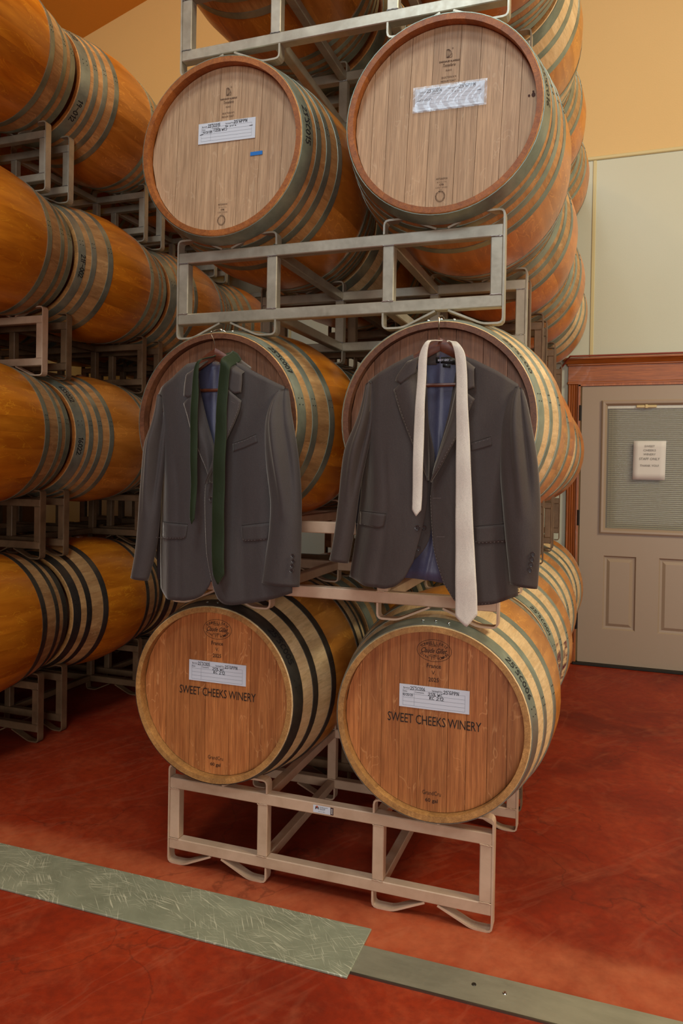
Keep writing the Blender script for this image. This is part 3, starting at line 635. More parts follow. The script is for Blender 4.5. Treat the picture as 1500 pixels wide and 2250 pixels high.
def dargaud(B,num,sleeve,seed):
    rot=(0,math.radians(1.2),0)
    b=MB(); X=.0115
    # emblem: D with striped stem and degree ring
    line2(b,X-.009,.178,X-.009,.202,.0011,YT); line2(b,X-.0055,.179,X-.0055,.199,.0006,YT); line2(b,X-.0025,.180,X-.0025,.199,.0006,YT); line2(b,X-.009,.178,X+.007,.178,.0011,YT); line2(b,X+.007,.178,X+.007,.189,.0011,YT)
    ellipse(b,X-.008,.190,.0125,.0115,.0012,a0=-PI/2,a1=PI/2,n=20); ellipse(b,X-.008,.190,.0095,.009,.0006,a0=-PI/2,a1=PI/2,n=20); ellipse(b,X+.0085,.2035,.0019,.0019,.0007,n=14)
    line2(b,X-.009,.2015,X-.001,.2015,.0011,YT)
    put(b,text2d('DARGAUD & JAEGLE',bold=.03),X,.1665,.0062,YT,.060); put(b,text2d('Tonnellerie',shear=.5),X,.156,.0095,YT,.038)
    put(b,text2d('FRANCE'),X-.001,.1405,.0046,YT,.0175); put(b,text2d('SELECTION N°4'),X,.1205,.0056,YT,.044); put(b,text2d('MEDIUM TOAST'),X-.001,.109,.0056,YT,.044)
    x=.002
    put(b,text2d('407200930'),x,-.1765,.005,YT,.034); put(b,text2d('QUALITE',space=1.6),x,-.1865,.0038,YT,.028); put(b,text2d('CTB',bold=.03),x,-.194,.0048,YT,.0125); put(b,text2d('CERTIFIEE',space=1.5),x,-.2025,.004,YT,.035); put(b,text2d('N°4'),x-.002,-.2085,.0028,YT,.006)
    arc_text(b,'TONNELLERIE TRADITION FRANCAISE',x-.003,-.2285,.0135,.0152,math.radians(205),math.radians(-25),.003,bold=.03); ellipse(b,x-.003,-.2285,.0108,.0122,.0004,n=30)
    rg=random.Random(2)
    for k in range(11): a=math.radians(-150+12*k); ellipse(b,x-.003+.0135*math.cos(a),-.2285+.0155*math.sin(a),.0017,.0013,.0006,n=8)
    b.obj('cooper_stamp','burn_ink',B,rot=rot)
    # tilted card
    r_=(0,math.radians(1.2),0)
    x0,x1,z0,z1=(-.0965,.1125,.028,.095) if not sleeve else (-.088,.118,.030,.096)
    yc=YHd-.001; card=MB(); card.box(x0,x1,yc-.0008,yc,z0,z1); C_=card.obj('card','card_paper',B,rot=r_); y=yc-.0011
    g=MB()
    for i in range(5): zz=z1-.0155-.0108*i; line2(g,x0+.011,zz,x1-.013,zz,.0005,y)
    for xx in (x0+.011,x0+.046,x1-.013): line2(g,xx,z1-.0155,xx,z1-.0155-.0108*4,.0005,y)
    g.obj('ruled_form','form_line',C_)
    g=MB(); put(g,text2d('Barrel #',bold=.01),x0+.0225,z1-.0115,.005,y,.019); put(g,text2d('Varietal/Vin:',bold=.01),x0+.115,z1-.009,.005,y,.032); put(g,text2d('Date:',bold=.01),x0+.020,z1-.021,.0044,y,.0125); put(g,text2d('Comments:',bold=.01),x0+.064,z1-.0195,.0044,y,.0275)
    g.obj('form_print','soft_ink',C_)
    g=MB(); put(g,hand2d(num,seed=seed,wd=.16),x0+.058,z1-.0095,.0125,y-.0002,.046); put(g,hand2d("25'GPPN",seed=seed+1,wd=.16),x0+.155,z1-.007,.0115,y-.0002,.050)
    if not sleeve:
        put(g,hand2d('11/2/23',seed=5,wd=.17),x0+.034,z1-.030,.0075,y-.0002,.036); put(g,hand2d('(25% WC)',seed=6,wd=.14),x0+.082,z1-.027,.0115,y-.0002,.05); put(g,hand2d('No pure',seed=8,wd=.14),x0+.120,z1-.0185,.0085,y-.0002,.040)
    else: put(g,hand2d('2 pure',seed=8,wd=.12),x0+.125,z1-.0205,.008,y-.0002,.030); put(g,hand2d('11/25/23',seed=5,wd=.12),x0+.034,z1-.034,.0065,y-.0002,.034)
    line2(g,x0+.006,z1-.037,x0+.019,z1-.035,.0018,y-.0003); line2(g,x1-.021,z1-.026,x1-.009,z1-.025,.0018,y-.0003)
    g.obj('handwriting','marker_ink',C_)
    if sleeve:
        v=[];f=[];nx,nz=40,14; rg=random.Random(4)
        for j in range(nz+1):
            for i in range(nx+1):
                a,c=i/nx,j/nz; v.append((x0-.006+(x1-x0+.014)*a,y-.0022-.0011*math.sin(a*37+3*math.sin(c*5))*math.sin(c*PI),z0-.006+(z1-z0+.010)*c))
        for j in range(nz):
            for i in range(nx): k=j*(nx+1)+i; f.append((k,k+1,k+nx+2,k+nx+1))
        link('plastic_sleeve',mesh_from('plastic_sleeve',v,f,['plastic_sleeve'],smooth=True),B,rot=r_)['label']='clear wrinkled plastic sleeve over the card'
    else:
        g=MB(); g.box(.097,.140,YT-.0008,YT,-.031,-.019); o=g.obj('tape','blue_tape',B,rot=(0,0,0)); o['label']='short strip of blue tape'
dargaud(main[2,0,0],"23'SC015",False,13); dargaud(main[2,0,1],"23'SC016",True,17)
# pen numbers on the front hoops: fn maps text onto the hoop band
def hoop_text(B,s,ang,y0,h,width,hand=True,flip=1,m='marker_ink',seed=2):
    def fn(tx,ty):
        y=y0+ty*flip; q=rad(y)+.0034; a=ang+flip*tx/q
        return (q*math.sin(a),y,q*math.cos(a))
    b=MB(); put(b,hand2d(s,seed=seed,wd=.14) if hand else text2d(s),0,0,h,0,width,fn=fn); b.obj('pen_number',m,B)
A=math.radians
hoop_text(main[0,0,0],"25'SC005",A(53),-HL+.030,.028,.135); hoop_text(main[0,0,1],"25'SC006",A(58),-HL+.030,.028,.135)
hoop_text(main[1,0,0],"25'SC007",A(48),-HL+.026,.026,.115); hoop_text(main[1,0,1],"25'SC008",A(51),-HL+.030,.026,.135)
hoop_text(main[2,0,0],"23'SC015",A(82),-HL+.032,.030,.125); hoop_text(main[2,0,1],"23'SC016",A(80),-HL+.032,.030,.125)
hoop_text(main[0,1,1],"25'SC004",A(55),-HL+.026,.026,.135); hoop_text(main[2,1,1],"21'SC006",A(72),-HL+.026,.024,.12)
for (t,r,s,a) in ((3,1,'19-012',A(125)),(2,1,'21F-002',A(100)),(1,1,'16022',A(100)),(3,1,'0172',A(45)),(1,1,'6SS022',A(45))): hoop_text(left[t,r,1],s,a,-HL+.030,.030,.115 if len(s)>5 else .09,seed=5)
# bright fastener rivets on the top of the front chime hoops
b=MB(); b.lathe([(.0048,0),(.0046,.0022),(.003,.0042),(.0005,.005)],10,'z'); RV=b.mesh('rivet','rivet_steel',True)
for t in range(3):
    for c in range(2):
        for a in (-.13,0.0,.13):
            for yy in ((-HL+.028),):
                q=rad(yy)+.002; o=link('rivet',RV,main[t,0,c],loc=(q*math.sin(a+.02),yy,q*math.cos(a+.02)),rot=(0,a,0))
for (a0,a1,y0,y1) in ((76,100,.058,.108),(80,98,.148,.226),(92,112,.150,.226)):
    n=10; v=[];f=[]
    for i in range(n+1):
        for j in range(4):
            y=-HL+y0+(y1-y0)*j/3; q=rad(y)+.0008; a=A(a0+(a1-a0)*i/n); v.append((q*math.sin(a),y,q*math.cos(a)))
    for i in range(n):
        for j in range(3): k=i*4+j; f.append((k,k+1,k+5,k+4))
    link('wine_stain',mesh_from('wine_stain',v,f,['wine_stain']),main[0,1,1])
b=MB()
for x,z,r_ in ((.258,.031,.006),(.246,.030,.0035),(.2575,.040,.003)): ellipse(b,x,z,r_*.45,r_*.6,r_*.9,n=14)
b.obj('knot','knot_dark',main[2,0,1])
# sticker on the floor rack
R0=racks[0,0]; b=MB(); b.box(.532,.590,-.0012,0,.2635,.2865); st=b.obj('sticker','card_paper',R0); st['label']='small white maker sticker with dark year tab'
b=MB(); b.box(.590,.600,-.0012,0,.2635,.2865); b.obj('year_tab','sticker_dark',st)
b=MB(); b.box(.5395,.5425,-.0016,-.0012,.274,.2825); b.box(.548,.5505,-.0016,-.0012,.274,.2825); b.box(.5395,.5505,-.0016,-.0012,.2775,.2795); b.obj('emblem','sticker_dark',st)
b=MB(); ellipse(b,.545,.2825,.0016,.0016,.0028,y=-.0017,n=12); b.obj('emblem_dot','sticker_red',st)
b=MB(); put(b,text2d('WESTERN SQUARE',bold=.02),.567,.2822,.0022,-.0017,.028); put(b,text2d('INDUSTRIES',bold=.02),.563,.2785,.0022,-.0017,.020); put(b,text2d('PRODUCT',bold=.02),.563,.275,.0022,-.0017,.018); put(b,text2d('800 367 8383'),.561,.2685,.0019,-.0017,.022); b.obj('lettering','soft_ink',st)
b=MB(); put(b,text2d('2025',bold=.02),.595,.275,.0055,-.0017,.018,rot=PI/2); b.obj('year','white_paper',st)
# ------------------------------------------------------------ garments
JK={'L':{'front_right':{'y':-0.125,'t':[(0.01,1.584),(0.03,1.606),(0.08,1.637),(0.129,1.679),(0.157,1.685)],'l':[(0.01,1.584),(0.01,1.486),(0.009,1.388),(0.011,1.192),(0.01,1.044),(0.011,0.951)],'b':[(0.011,0.951),(0.021,0.938),(0.064,0.925),(0.125,0.924),(0.169,0.933),(0.196,0.947),(0.218,0.977),(0.228,1.013)],'r':[(0.157,1.685),(0.172,1.591),(0.187,1.514),(0.213,1.414),(0.228,1.342),(0.229,1.247),(0.232,1.104),(0.228,1.013)]},'front_left':{'y':-0.135,'t':[(0.28,1.686),(0.323,1.671),(0.385,1.637),(0.462,1.601)],'l':[(0.28,1.686),(0.277,1.578),(0.268,1.456),(0.232,1.39),(0.212,1.337),(0.203,1.304),(0.201,1.247),(0.207,1.152),(0.211,1.08),(0.227,1.01)],'b':[(0.227,1.01),(0.24,0.968),(0.256,0.941),(0.278,0.927),(0.309,0.926),(0.377,0.939),(0.448,0.955),(0.488,0.97)],'r':[(0.462,1.601),(0.469,1.483),(0.467,1.3),(0.475,1.117),(0.489,1.003),(0.488,0.97)]},'lining':{'y':-0.085,'t':[(0.111,1.67),(0.177,1.688),(0.221,1.689),(0.276,1.67)],'l':[(0.111,1.67),(0.116,1.39),(0.126,1.095),(0.139,0.988)],'b':[(0.139,0.988),(0.211,0.99),(0.287,0.998)],'r':[(0.276,1.67),(0.28,1.392),(0.285,1.103),(0.287,0.998)]},'back':{'y':-0.078,'t':[(-0.018,1.59),(0.05,1.641),(0.173,1.69),(0.293,1.678),(0.439,1.605)],'l':[(-0.018,1.59),(-0.02,1.389),(-0.02,1.188),(-0.011,0.977)],'b':[(-0.011,0.977),(0.207,0.984),(0.452,1.007)],'r':[(0.439,1.605),(0.455,1.393),(0.457,1.111),(0.452,1.007)]},'sleeve_left':{'y':-0.15,'t':[(0.444,1.587),(0.458,1.598),(0.468,1.601),(0.474,1.594)],'l':[(0.444,1.587),(0.426,1.56),(0.414,1.533),(0.406,1.492),(0.405,1.437),(0.411,1.368),(0.422,1.299),(0.43,1.245),(0.426,1.162),(0.412,1.069),(0.401,1.002)],'b':[(0.401,1.002),(0.454,0.998),(0.521,0.996)],'r':[(0.474,1.594),(0.487,1.509),(0.501,1.446),(0.514,1.369),(0.523,1.279),(0.525,1.166),(0.524,1.076),(0.521,0.996)]},'sleeve_right':{'y':-0.145,'t':[(0.016,1.586),(0.023,1.592),(0.035,1.582)],'l':[(0.016,1.586),(0.01,1.534),(-0.003,1.485),(-0.029,1.427),(-0.035,1.338),(-0.041,1.265),(-0.049,1.141),(-0.058,1.062),(-0.073,0.986)],'b':[(-0.073,0.986),(-0.047,0.98),(-0.015,0.98)],'r':[(0.035,1.582),(0.045,1.548),(0.052,1.509),(0.05,1.456),(0.046,1.407),(0.039,1.339),(0.03,1.266),(0.026,1.179),(0.017,1.095),(0.004,1.041),(-0.015,0.98)]},'lapel_right':{'y':-0.15,'t':[(0.13,1.551),(0.15,1.566),(0.182,1.593)],'l':[(0.13,1.551),(0.144,1.513),(0.159,1.46),(0.181,1.413),(0.204,1.366),(0.22,1.333),(0.227,1.305)],'b':[(0.227,1.305),(0.229,1.302)],'r':[(0.182,1.593),(0.195,1.545),(0.21,1.493),(0.229,1.437),(0.239,1.408),(0.236,1.361),(0.229,1.302)]},'lapel_left':{'y':-0.16,'t':[(0.264,1.604),(0.29,1.594),(0.338,1.556)],'l':[(0.264,1.604),(0.262,1.529),(0.255,1.474),(0.245,1.408),(0.231,1.352),(0.219,1.302)],'b':[(0.219,1.302),(0.22,1.3)],'r':[(0.338,1.556),(0.334,1.529),(0.318,1.492),(0.3,1.455),(0.288,1.432),(0.273,1.399),(0.247,1.347),(0.229,1.319),(0.22,1.3)]},'collar_right':{'y':-0.155,'t':[(0.149,1.674),(0.169,1.687),(0.196,1.704)],'l':[(0.149,1.674),(0.14,1.636),(0.135,1.603),(0.133,1.574)],'b':[(0.133,1.574),(0.153,1.567),(0.185,1.592)],'r':[(0.196,1.704),(0.185,1.673),(0.183,1.635),(0.185,1.592)]},'collar_left':{'y':-0.162,'t':[(0.271,1.718),(0.289,1.708),(0.303,1.691),(0.338,1.666)],'l':[(0.271,1.718),(0.266,1.669),(0.267,1.632),(0.27,1.604)],'b':[(0.27,1.604),(0.291,1.596),(0.315,1.576),(0.337,1.581)],'r':[(0.338,1.666),(0.34,1.639),(0.34,1.611),(0.337,1.581)]},'flap_right':{'y':-0.146,'t':[(0.027,1.17),(0.079,1.17),(0.141,1.168)],'l':[(0.027,1.17),(0.026,1.145),(0.026,1.12)],'b':[(0.026,1.12),(0.08,1.12),(0.124,1.122),(0.135,1.13)],'r':[(0.141,1.168),(0.139,1.149),(0.135,1.13)]},'flap_left':{'y':-0.157,'t':[(0.335,1.172),(0.378,1.179),(0.429,1.185)],'l':[(0.335,1.172),(0.336,1.149),(0.34,1.13)],'b':[(0.34,1.13),(0.346,1.126),(0.379,1.128),(0.422,1.134)],'r':[(0.429,1.185),(0.427,1.162),(0.422,1.134)]},'welt':{'y':-0.156,'t':[(0.302,1.425),(0.343,1.437),(0.382,1.453)],'l':[(0.302,1.425),(0.303,1.413),(0.303,1.401)],'b':[(0.303,1.401),(0.343,1.413),(0.388,1.431)],'r':[(0.382,1.453),(0.385,1.441),(0.388,1.431)]},'buttons':{'y':-0.15,'p':[(0.23,1.252)]},'cuff_buttons':{'y':-0.18,'p':[(0.515,1.092),(0.517,1.076),(0.514,1.062),(0.512,1.047)]},'buttonhole':{'y':-0.166,'p':[(0.307,1.554),(0.32,1.547)]},'tie_narrow':{'y':-0.175,'t':[(0.212,1.705),(0.222,1.71)],'l':[(0.212,1.705),(0.181,1.665),(0.174,1.623),(0.172,1.576),(0.168,1.482),(0.171,1.388),(0.174,1.294),(0.173,1.2),(0.173,1.188)],'b':[(0.173,1.188),(0.181,1.174),(0.19,1.189)],'r':[(0.222,1.71),(0.197,1.669),(0.195,1.623),(0.198,1.576),(0.195,1.482),(0.197,1.388),(0.197,1.295),(0.192,1.201),(0.19,1.189)]},'tie_wide':{'y':-0.18,'t':[(0.278,1.719),(0.299,1.708),(0.311,1.69)],'l':[(0.278,1.719),(0.275,1.666),(0.268,1.62),(0.263,1.528),(0.258,1.435),(0.254,1.342),(0.254,1.25),(0.253,1.11),(0.259,1.022)],'b':[(0.259,1.022),(0.277,0.992),(0.299,1.025)],'r':[(0.311,1.69),(0.308,1.651),(0.303,1.619),(0.299,1.527),(0.298,1.435),(0.296,1.343),(0.295,1.251),(0.296,1.112),(0.299,1.025)]},'hanger':{'y':-0.105,'p':[(0.215,1.734),(0.194,1.724),(0.177,1.709),(0.156,1.681),(0.017,1.604),(0.264,1.708),(0.438,1.597),(0.216,1.692),(0.157,1.598),(0.371,1.594)]},'hook':{'y':-0.1,'p':[(0.213,1.734),(0.211,1.752),(0.201,1.771),(0.198,1.784),(0.205,1.794),(0.214,1.795),(0.223,1.789)]}},'R':{'front_right':{'y':-0.125,'t':[(0.728,1.612),(0.808,1.657),(0.863,1.683)],'l':[(0.728,1.612),(0.703,1.405),(0.698,1.266),(0.685,1.15),(0.668,1.03)],'b':[(0.668,1.03),(0.734,1.012),(0.791,1.008),(0.824,1.018),(0.85,1.042),(0.874,1.091)],'r':[(0.863,1.683),(0.883,1.608),(0.892,1.496),(0.901,1.406),(0.912,1.326),(0.912,1.272),(0.905,1.214),(0.891,1.159),(0.874,1.091)]},'front_left':{'y':-0.135,'t':[(1.001,1.676),(1.038,1.66),(1.101,1.627),(1.157,1.591)],'l':[(1.001,1.676),(0.985,1.582),(0.96,1.472),(0.941,1.397),(0.926,1.326),(0.92,1.282),(0.925,1.206),(0.931,1.14),(0.945,1.087),(0.964,1.035)],'b':[(0.964,1.035),(0.996,0.989),(1.031,0.978),(1.1,0.989),(1.164,1.009)],'r':[(1.157,1.591),(1.163,1.45),(1.154,1.279),(1.159,1.108),(1.164,1.009)]},'lining':{'y':-0.085,'t':[(0.853,1.682),(0.9,1.694),(0.975,1.692),(1.005,1.677)],'l':[(0.853,1.682),(0.858,1.407),(0.859,1.132),(0.837,1.038)],'b':[(0.837,1.038),(0.903,1.037),(0.958,1.029)],'r':[(1.005,1.677),(0.997,1.363),(0.983,1.138),(0.958,1.029)]},'neck_facing':{'y':-0.09,'t':[(0.883,1.689),(0.931,1.696),(0.983,1.686)],'l':[(0.883,1.689),(0.885,1.673),(0.89,1.657)],'b':[(0.89,1.657),(0.932,1.655),(0.982,1.654)],'r':[(0.983,1.686),(0.983,1.67),(0.982,1.654)]},'back':{'y':-0.078,'t':[(0.713,1.618),(0.795,1.664),(0.894,1.696),(0.976,1.694),(1.029,1.668),(1.153,1.593)],'l':[(0.713,1.618),(0.682,1.406),(0.678,1.217),(0.689,1.033)],'b':[(0.689,1.033),(0.91,1.04),(1.152,1.018)],'r':[(1.153,1.593),(1.167,1.409),(1.163,1.146),(1.152,1.018)]},'sleeve_left':{'y':-0.15,'t':[(1.152,1.585),(1.159,1.589),(1.165,1.581)],'l':[(1.152,1.585),(1.132,1.562),(1.12,1.522),(1.113,1.475),(1.112,1.394),(1.12,1.3),(1.133,1.172),(1.142,1.1),(1.148,1.047)],'b':[(1.148,1.047),(1.17,1.046),(1.216,1.038)],'r':[(1.165,1.581),(1.178,1.547),(1.193,1.475),(1.206,1.407),(1.214,1.344),(1.219,1.281),(1.222,1.155),(1.216,1.038)]},'sleeve_right':{'y':-0.145,'t':[(0.723,1.604),(0.73,1.614),(0.74,1.609)],'l':[(0.723,1.604),(0.713,1.546),(0.698,1.496),(0.679,1.454),(0.662,1.418),(0.654,1.358),(0.648,1.288),(0.64,1.205),(0.631,1.135),(0.62,1.082)],'b':[(0.62,1.082),(0.642,1.076),(0.674,1.076)],'r':[(0.74,1.609),(0.742,1.568),(0.745,1.522),(0.741,1.477),(0.733,1.432),(0.72,1.368),(0.709,1.313),(0.701,1.267),(0.696,1.216),(0.687,1.152),(0.674,1.076)]},'lapel_right':{'y':-0.15,'t':[(0.814,1.58),(0.834,1.596),(0.88,1.629)],'l':[(0.814,1.58),(0.829,1.53),(0.846,1.485),(0.874,1.421),(0.893,1.379),(0.917,1.326)],'b':[(0.917,1.326),(0.919,1.324)],'r':[(0.88,1.629),(0.894,1.582),(0.909,1.529),(0.915,1.45),(0.918,1.383),(0.919,1.324)]},'lapel_left':{'y':-0.158,'t':[(0.993,1.592),(1.024,1.567),(1.046,1.549)],'l':[(0.993,1.592),(0.985,1.553),(0.975,1.501),(0.961,1.458),(0.944,1.4),(0.932,1.361),(0.926,1.32)],'b':[(0.926,1.32),(0.93,1.32)],'r':[(1.046,1.549),(1.032,1.518),(1.015,1.479),(0.995,1.436),(0.979,1.406),(0.956,1.362),(0.93,1.32)]},'collar_right':{'y':-0.155,'t':[(0.872,1.682),(0.88,1.687),(0.889,1.692)],'l':[(0.872,1.682),(0.846,1.649),(0.82,1.615),(0.82,1.603)],'b':[(0.82,1.603),(0.836,1.595),(0.879,1.626)],'r':[(0.889,1.692),(0.884,1.657),(0.879,1.626)]},'collar_left':{'y':-0.16,'t':[(0.996,1.682),(1.016,1.677),(1.042,1.654)],'l':[(0.996,1.682),(1.004,1.644),(1.006,1.613),(1.009,1.583)],'b':[(1.009,1.583),(1.025,1.573),(1.045,1.581)],'r':[(1.042,1.654),(1.043,1.634),(1.043,1.608),(1.045,1.581)]},'flap_right':{'y':-0.146,'t':[(0.699,1.227),(0.746,1.227),(0.793,1.224)],'l':[(0.699,1.227),(0.699,1.207),(0.698,1.189)],'b':[(0.698,1.189),(0.733,1.188),(0.771,1.183),(0.786,1.188)],'r':[(0.793,1.224),(0.79,1.206),(0.786,1.188)]},'flap_left':{'y':-0.157,'t':[(1.049,1.199),(1.091,1.204),(1.129,1.208)],'l':[(1.049,1.199),(1.05,1.178),(1.052,1.157)],'b':[(1.052,1.157),(1.06,1.153),(1.096,1.157),(1.134,1.16)],'r':[(1.129,1.208),(1.132,1.186),(1.134,1.16)]},'welt':{'y':-0.156,'t':[(1.035,1.429),(1.061,1.437),(1.089,1.446)],'l':[(1.035,1.429),(1.035,1.419),(1.035,1.407)],'b':[(1.035,1.407),(1.065,1.415),(1.092,1.424)],'r':[(1.089,1.446),(1.091,1.436),(1.092,1.424)]},'buttons':{'y':-0.14,'p':[(0.885,1.189)]},'cuff_buttons':{'y':-0.18,'p':[(1.207,1.134),(1.205,1.12),(1.203,1.106),(1.2,1.091)]},'buttonhole':{'y':-0.15,'p':[(0.933,1.275),(0.957,1.276),(0.946,1.168),(0.969,1.169)]},'vest_right':{'y':-0.108,'t':[(0.879,1.632),(0.899,1.632)],'l':[(0.879,1.632),(0.883,1.406),(0.877,1.225),(0.87,1.094)],'b':[(0.87,1.094),(0.871,1.093)],'r':[(0.899,1.632),(0.906,1.47),(0.932,1.401),(0.922,1.317),(0.919,1.227),(0.922,1.157),(0.893,1.107),(0.871,1.093)]},'vest_left':{'y':-0.102,'t':[(0.98,1.63),(0.996,1.63)],'l':[(0.98,1.63),(0.956,1.47),(0.931,1.405),(0.927,1.317),(0.921,1.227),(0.924,1.136)],'b':[(0.924,1.136),(0.997,1.086)],'r':[(0.996,1.63),(1.0,1.407),(0.998,1.229),(0.997,1.086)]},'vest_buttons':{'y':-0.118,'p':[(0.903,1.189),(0.888,1.129)]},'tie_narrow':{'y':-0.175,'t':[(0.937,1.723),(0.946,1.723)],'l':[(0.937,1.723),(0.916,1.717),(0.9,1.695),(0.89,1.663),(0.888,1.606),(0.884,1.536),(0.88,1.448),(0.88,1.361),(0.88,1.259),(0.88,1.242)],'b':[(0.88,1.242),(0.892,1.224),(0.906,1.242)],'r':[(0.946,1.723),(0.926,1.718),(0.917,1.694),(0.915,1.662),(0.913,1.605),(0.911,1.536),(0.91,1.448),(0.909,1.361),(0.907,1.26),(0.906,1.242)]},'tie_wide':{'y':-0.18,'t':[(0.956,1.721),(0.965,1.72)],'l':[(0.956,1.721),(0.978,1.71),(0.989,1.691),(0.995,1.658),(0.998,1.602),(0.999,1.534),(1.001,1.405),(1.002,1.276),(1.004,1.147),(1.006,1.018),(1.007,0.955)],'b':[(1.007,0.955),(1.038,0.928),(1.067,0.965)],'r':[(0.965,1.72),(0.991,1.711),(1.009,1.694),(1.022,1.672),(1.027,1.619),(1.031,1.533),(1.04,1.405),(1.047,1.278),(1.055,1.15),(1.065,1.023),(1.067,0.965)]},'label':{'y':-0.093,'t':[(0.921,1.677),(0.948,1.677),(0.976,1.675)],'l':[(0.921,1.677),(0.922,1.668),(0.922,1.66)],'b':[(0.922,1.66),(0.948,1.658),(0.976,1.656)],'r':[(0.976,1.675),(0.976,1.665),(0.976,1.656)]},'size_label':{'y':-0.094,'t':[(0.942,1.657),(0.964,1.656)],'l':[(0.942,1.657),(0.942,1.648)],'b':[(0.942,1.648),(0.964,1.646)],'r':[(0.964,1.656),(0.964,1.646)]},'hanger':{'y':-0.105,'p':[(0.936,1.735),(0.904,1.729),(0.881,1.705),(0.858,1.683),(0.731,1.616),(0.981,1.701),(1.149,1.59),(0.934,1.705),(0.86,1.597),(1.01,1.594)]},'hook':{'y':-0.1,'p':[(0.932,1.736),(0.932,1.762),(0.932,1.785),(0.932,1.793),(0.933,1.799),(0.936,1.793)]}}}

def resample(p,n,smooth=0):
    p=np.array(p,float); d=np.r_[0,np.cumsum(np.hypot(*np.diff(p,axis=0).T))]; t=np.linspace(0,d[-1],n)
    q=np.c_[np.interp(t,d,p[:,0]),np.interp(t,d,p[:,1])]
    for _ in range(smooth): q[1:-1]=.25*q[:-2]+.5*q[1:-1]+.25*q[2:]
    return q
def coons(pc,nu,nv,sm=6,smt=0,smb=None):
    Tt=resample(pc['t'],nu+1,smt); Bb=resample(pc['b'],nu+1,smt if smb is None else smb); Ll=resample(pc['l'],nv+1,sm); Rr=resample(pc['r'],nv+1,sm)
    u=np.linspace(0,1,nu+1)[None,:,None]; v=np.linspace(0,1,nv+1)[:,None,None]
    S_=(1-v)*Tt[None]+v*Bb[None]+(1-u)*Ll[:,None]+u*Rr[:,None]-((1-u)*(1-v)*Tt[0]+u*(1-v)*Tt[-1]+(1-u)*v*Bb[0]+u*v*Bb[-1])
    return S_,u[...,0],v[...,0]
def sheet(name,pc,par,m,dep=None,nu=16,nv=32,th=.0025,sm=6,smt=0,smb=None):
    S_,u,v=coons(pc,nu,nv,sm,smt,smb); U=np.broadcast_to(u,S_.shape[:2]); V=np.broadcast_to(v,S_.shape[:2])
    y=np.full(S_.shape[:2],pc['y'])+ (dep(U,V,S_[...,0],S_[...,1]) if dep else 0)
    o0=par.location if par.parent is None else par.parent.location
    vv=[(a-o0[0],b-o0[1],c-o0[2]) for a,b,c in zip(S_[...,0].ravel(),y.ravel(),S_[...,1].ravel())]
    f=[(j*(nu+1)+i,(j+1)*(nu+1)+i,(j+1)*(nu+1)+i+1,j*(nu+1)+i+1) for j in range(nv) for i in range(nu)]
    o=link(name,mesh_from(name,vv,f,[m],smooth=True),par); s=o.modifiers.new('s','SOLIDIFY'); s.thickness=th; s.offset=-1; SURF[name,pc['y']]=(S_[...,0].ravel(),S_[...,1].ravel(),y.ravel()); return o
SURF={}
def onsurf(keys,x,z,lift=.0):
    best=9
    for k in keys:
        X,Z,Y=SURF[k]; d=(X-x)**2+(Z-z)**2; i=np.argsort(d)[:4]
        if d[i[0]]>.03**2: continue
        w_=1/(d[i]+1e-7); best=min(best,float((Y[i]*w_).sum()/w_.sum()))
    return best-lift
def ondep(keys,pc,lift):
    f=np.vectorize(lambda x,z:onsurf(keys,x,z,lift)-pc['y']); return lambda u,v,x,z:f(x,z)
def sleeve(name,pc,par,m,ridges,depth=.036,n=36,nv=56):
    S_,u,v=coons(pc,1,nv,8,0); Lp,Rp=S_[:,0],S_[:,1]; vv=[];o0=par.location
    for j in range(nv+1):
        t=j/nv; w_=np.hypot(*(Rp[j]-Lp[j])); d=min(depth,w_*.42)*(1-.15*t)
        if t<.05: d*=.7+.3*math.sqrt(t/.05)
        for k in range(n):
            a=2*PI*k/n; s=.5-.5*math.cos(a); y=pc['y']+.026-d*math.sin(a)
            if math.sin(a)>0:
                for c0,c1,am,sg in ridges: y-=2.0*am*math.exp(-((s-(c0+(c1-c0)*t))/sg)**2)*math.sin(PI*min(1,t*1.3+.12))*min(1,4*s*(1-s)*1.5)
                y+=.0016*math.sin(9*t+6*s)*math.sin(a)
            else: y=pc['y']+.026+.4*d*(-math.sin(a))
            p=Lp[j]+(Rp[j]-Lp[j])*s; vv.append((p[0]-o0[0],y-o0[1],p[1]-o0[2]))
    f=[(j*n+k,j*n+(k+1)%n,(j+1)*n+(k+1)%n,(j+1)*n+k) for j in range(nv) for k in range(n)]+[tuple(range(n))]
    me=mesh_from(name,vv,f,[m],smooth=True); o=link(name,me,par); s=o.modifiers.new('s','SOLIDIFY'); s.thickness=.003; s.offset=-1 ; return o
def sst(x,a,b_): t=np.clip((x-a)/(b_-a),0,1); return t*t*(3-2*t)
def button(par,x,y,z,r,nm='button'):
    b=MB(); b.lathe([(r*.1,0.001),(r*.62,.001),(r*.7,-.0012),(r*.9,-.0018),(r,-.0008),(r,.002)][::-1],18,'y')
    for dx,dz in ((.28,.28),(-.28,.28),(.28,-.28),(-.28,-.28)): b.lathe([(r*.12,.0004),(r*.12,.0012)],6,'y',(dx*r,-.0006,dz*r),1)
    o0=par.location; return b.obj(nm,['button_horn','label_black'],par,True,loc=(x-o0[0],y-o0[1],z-o0[2]))
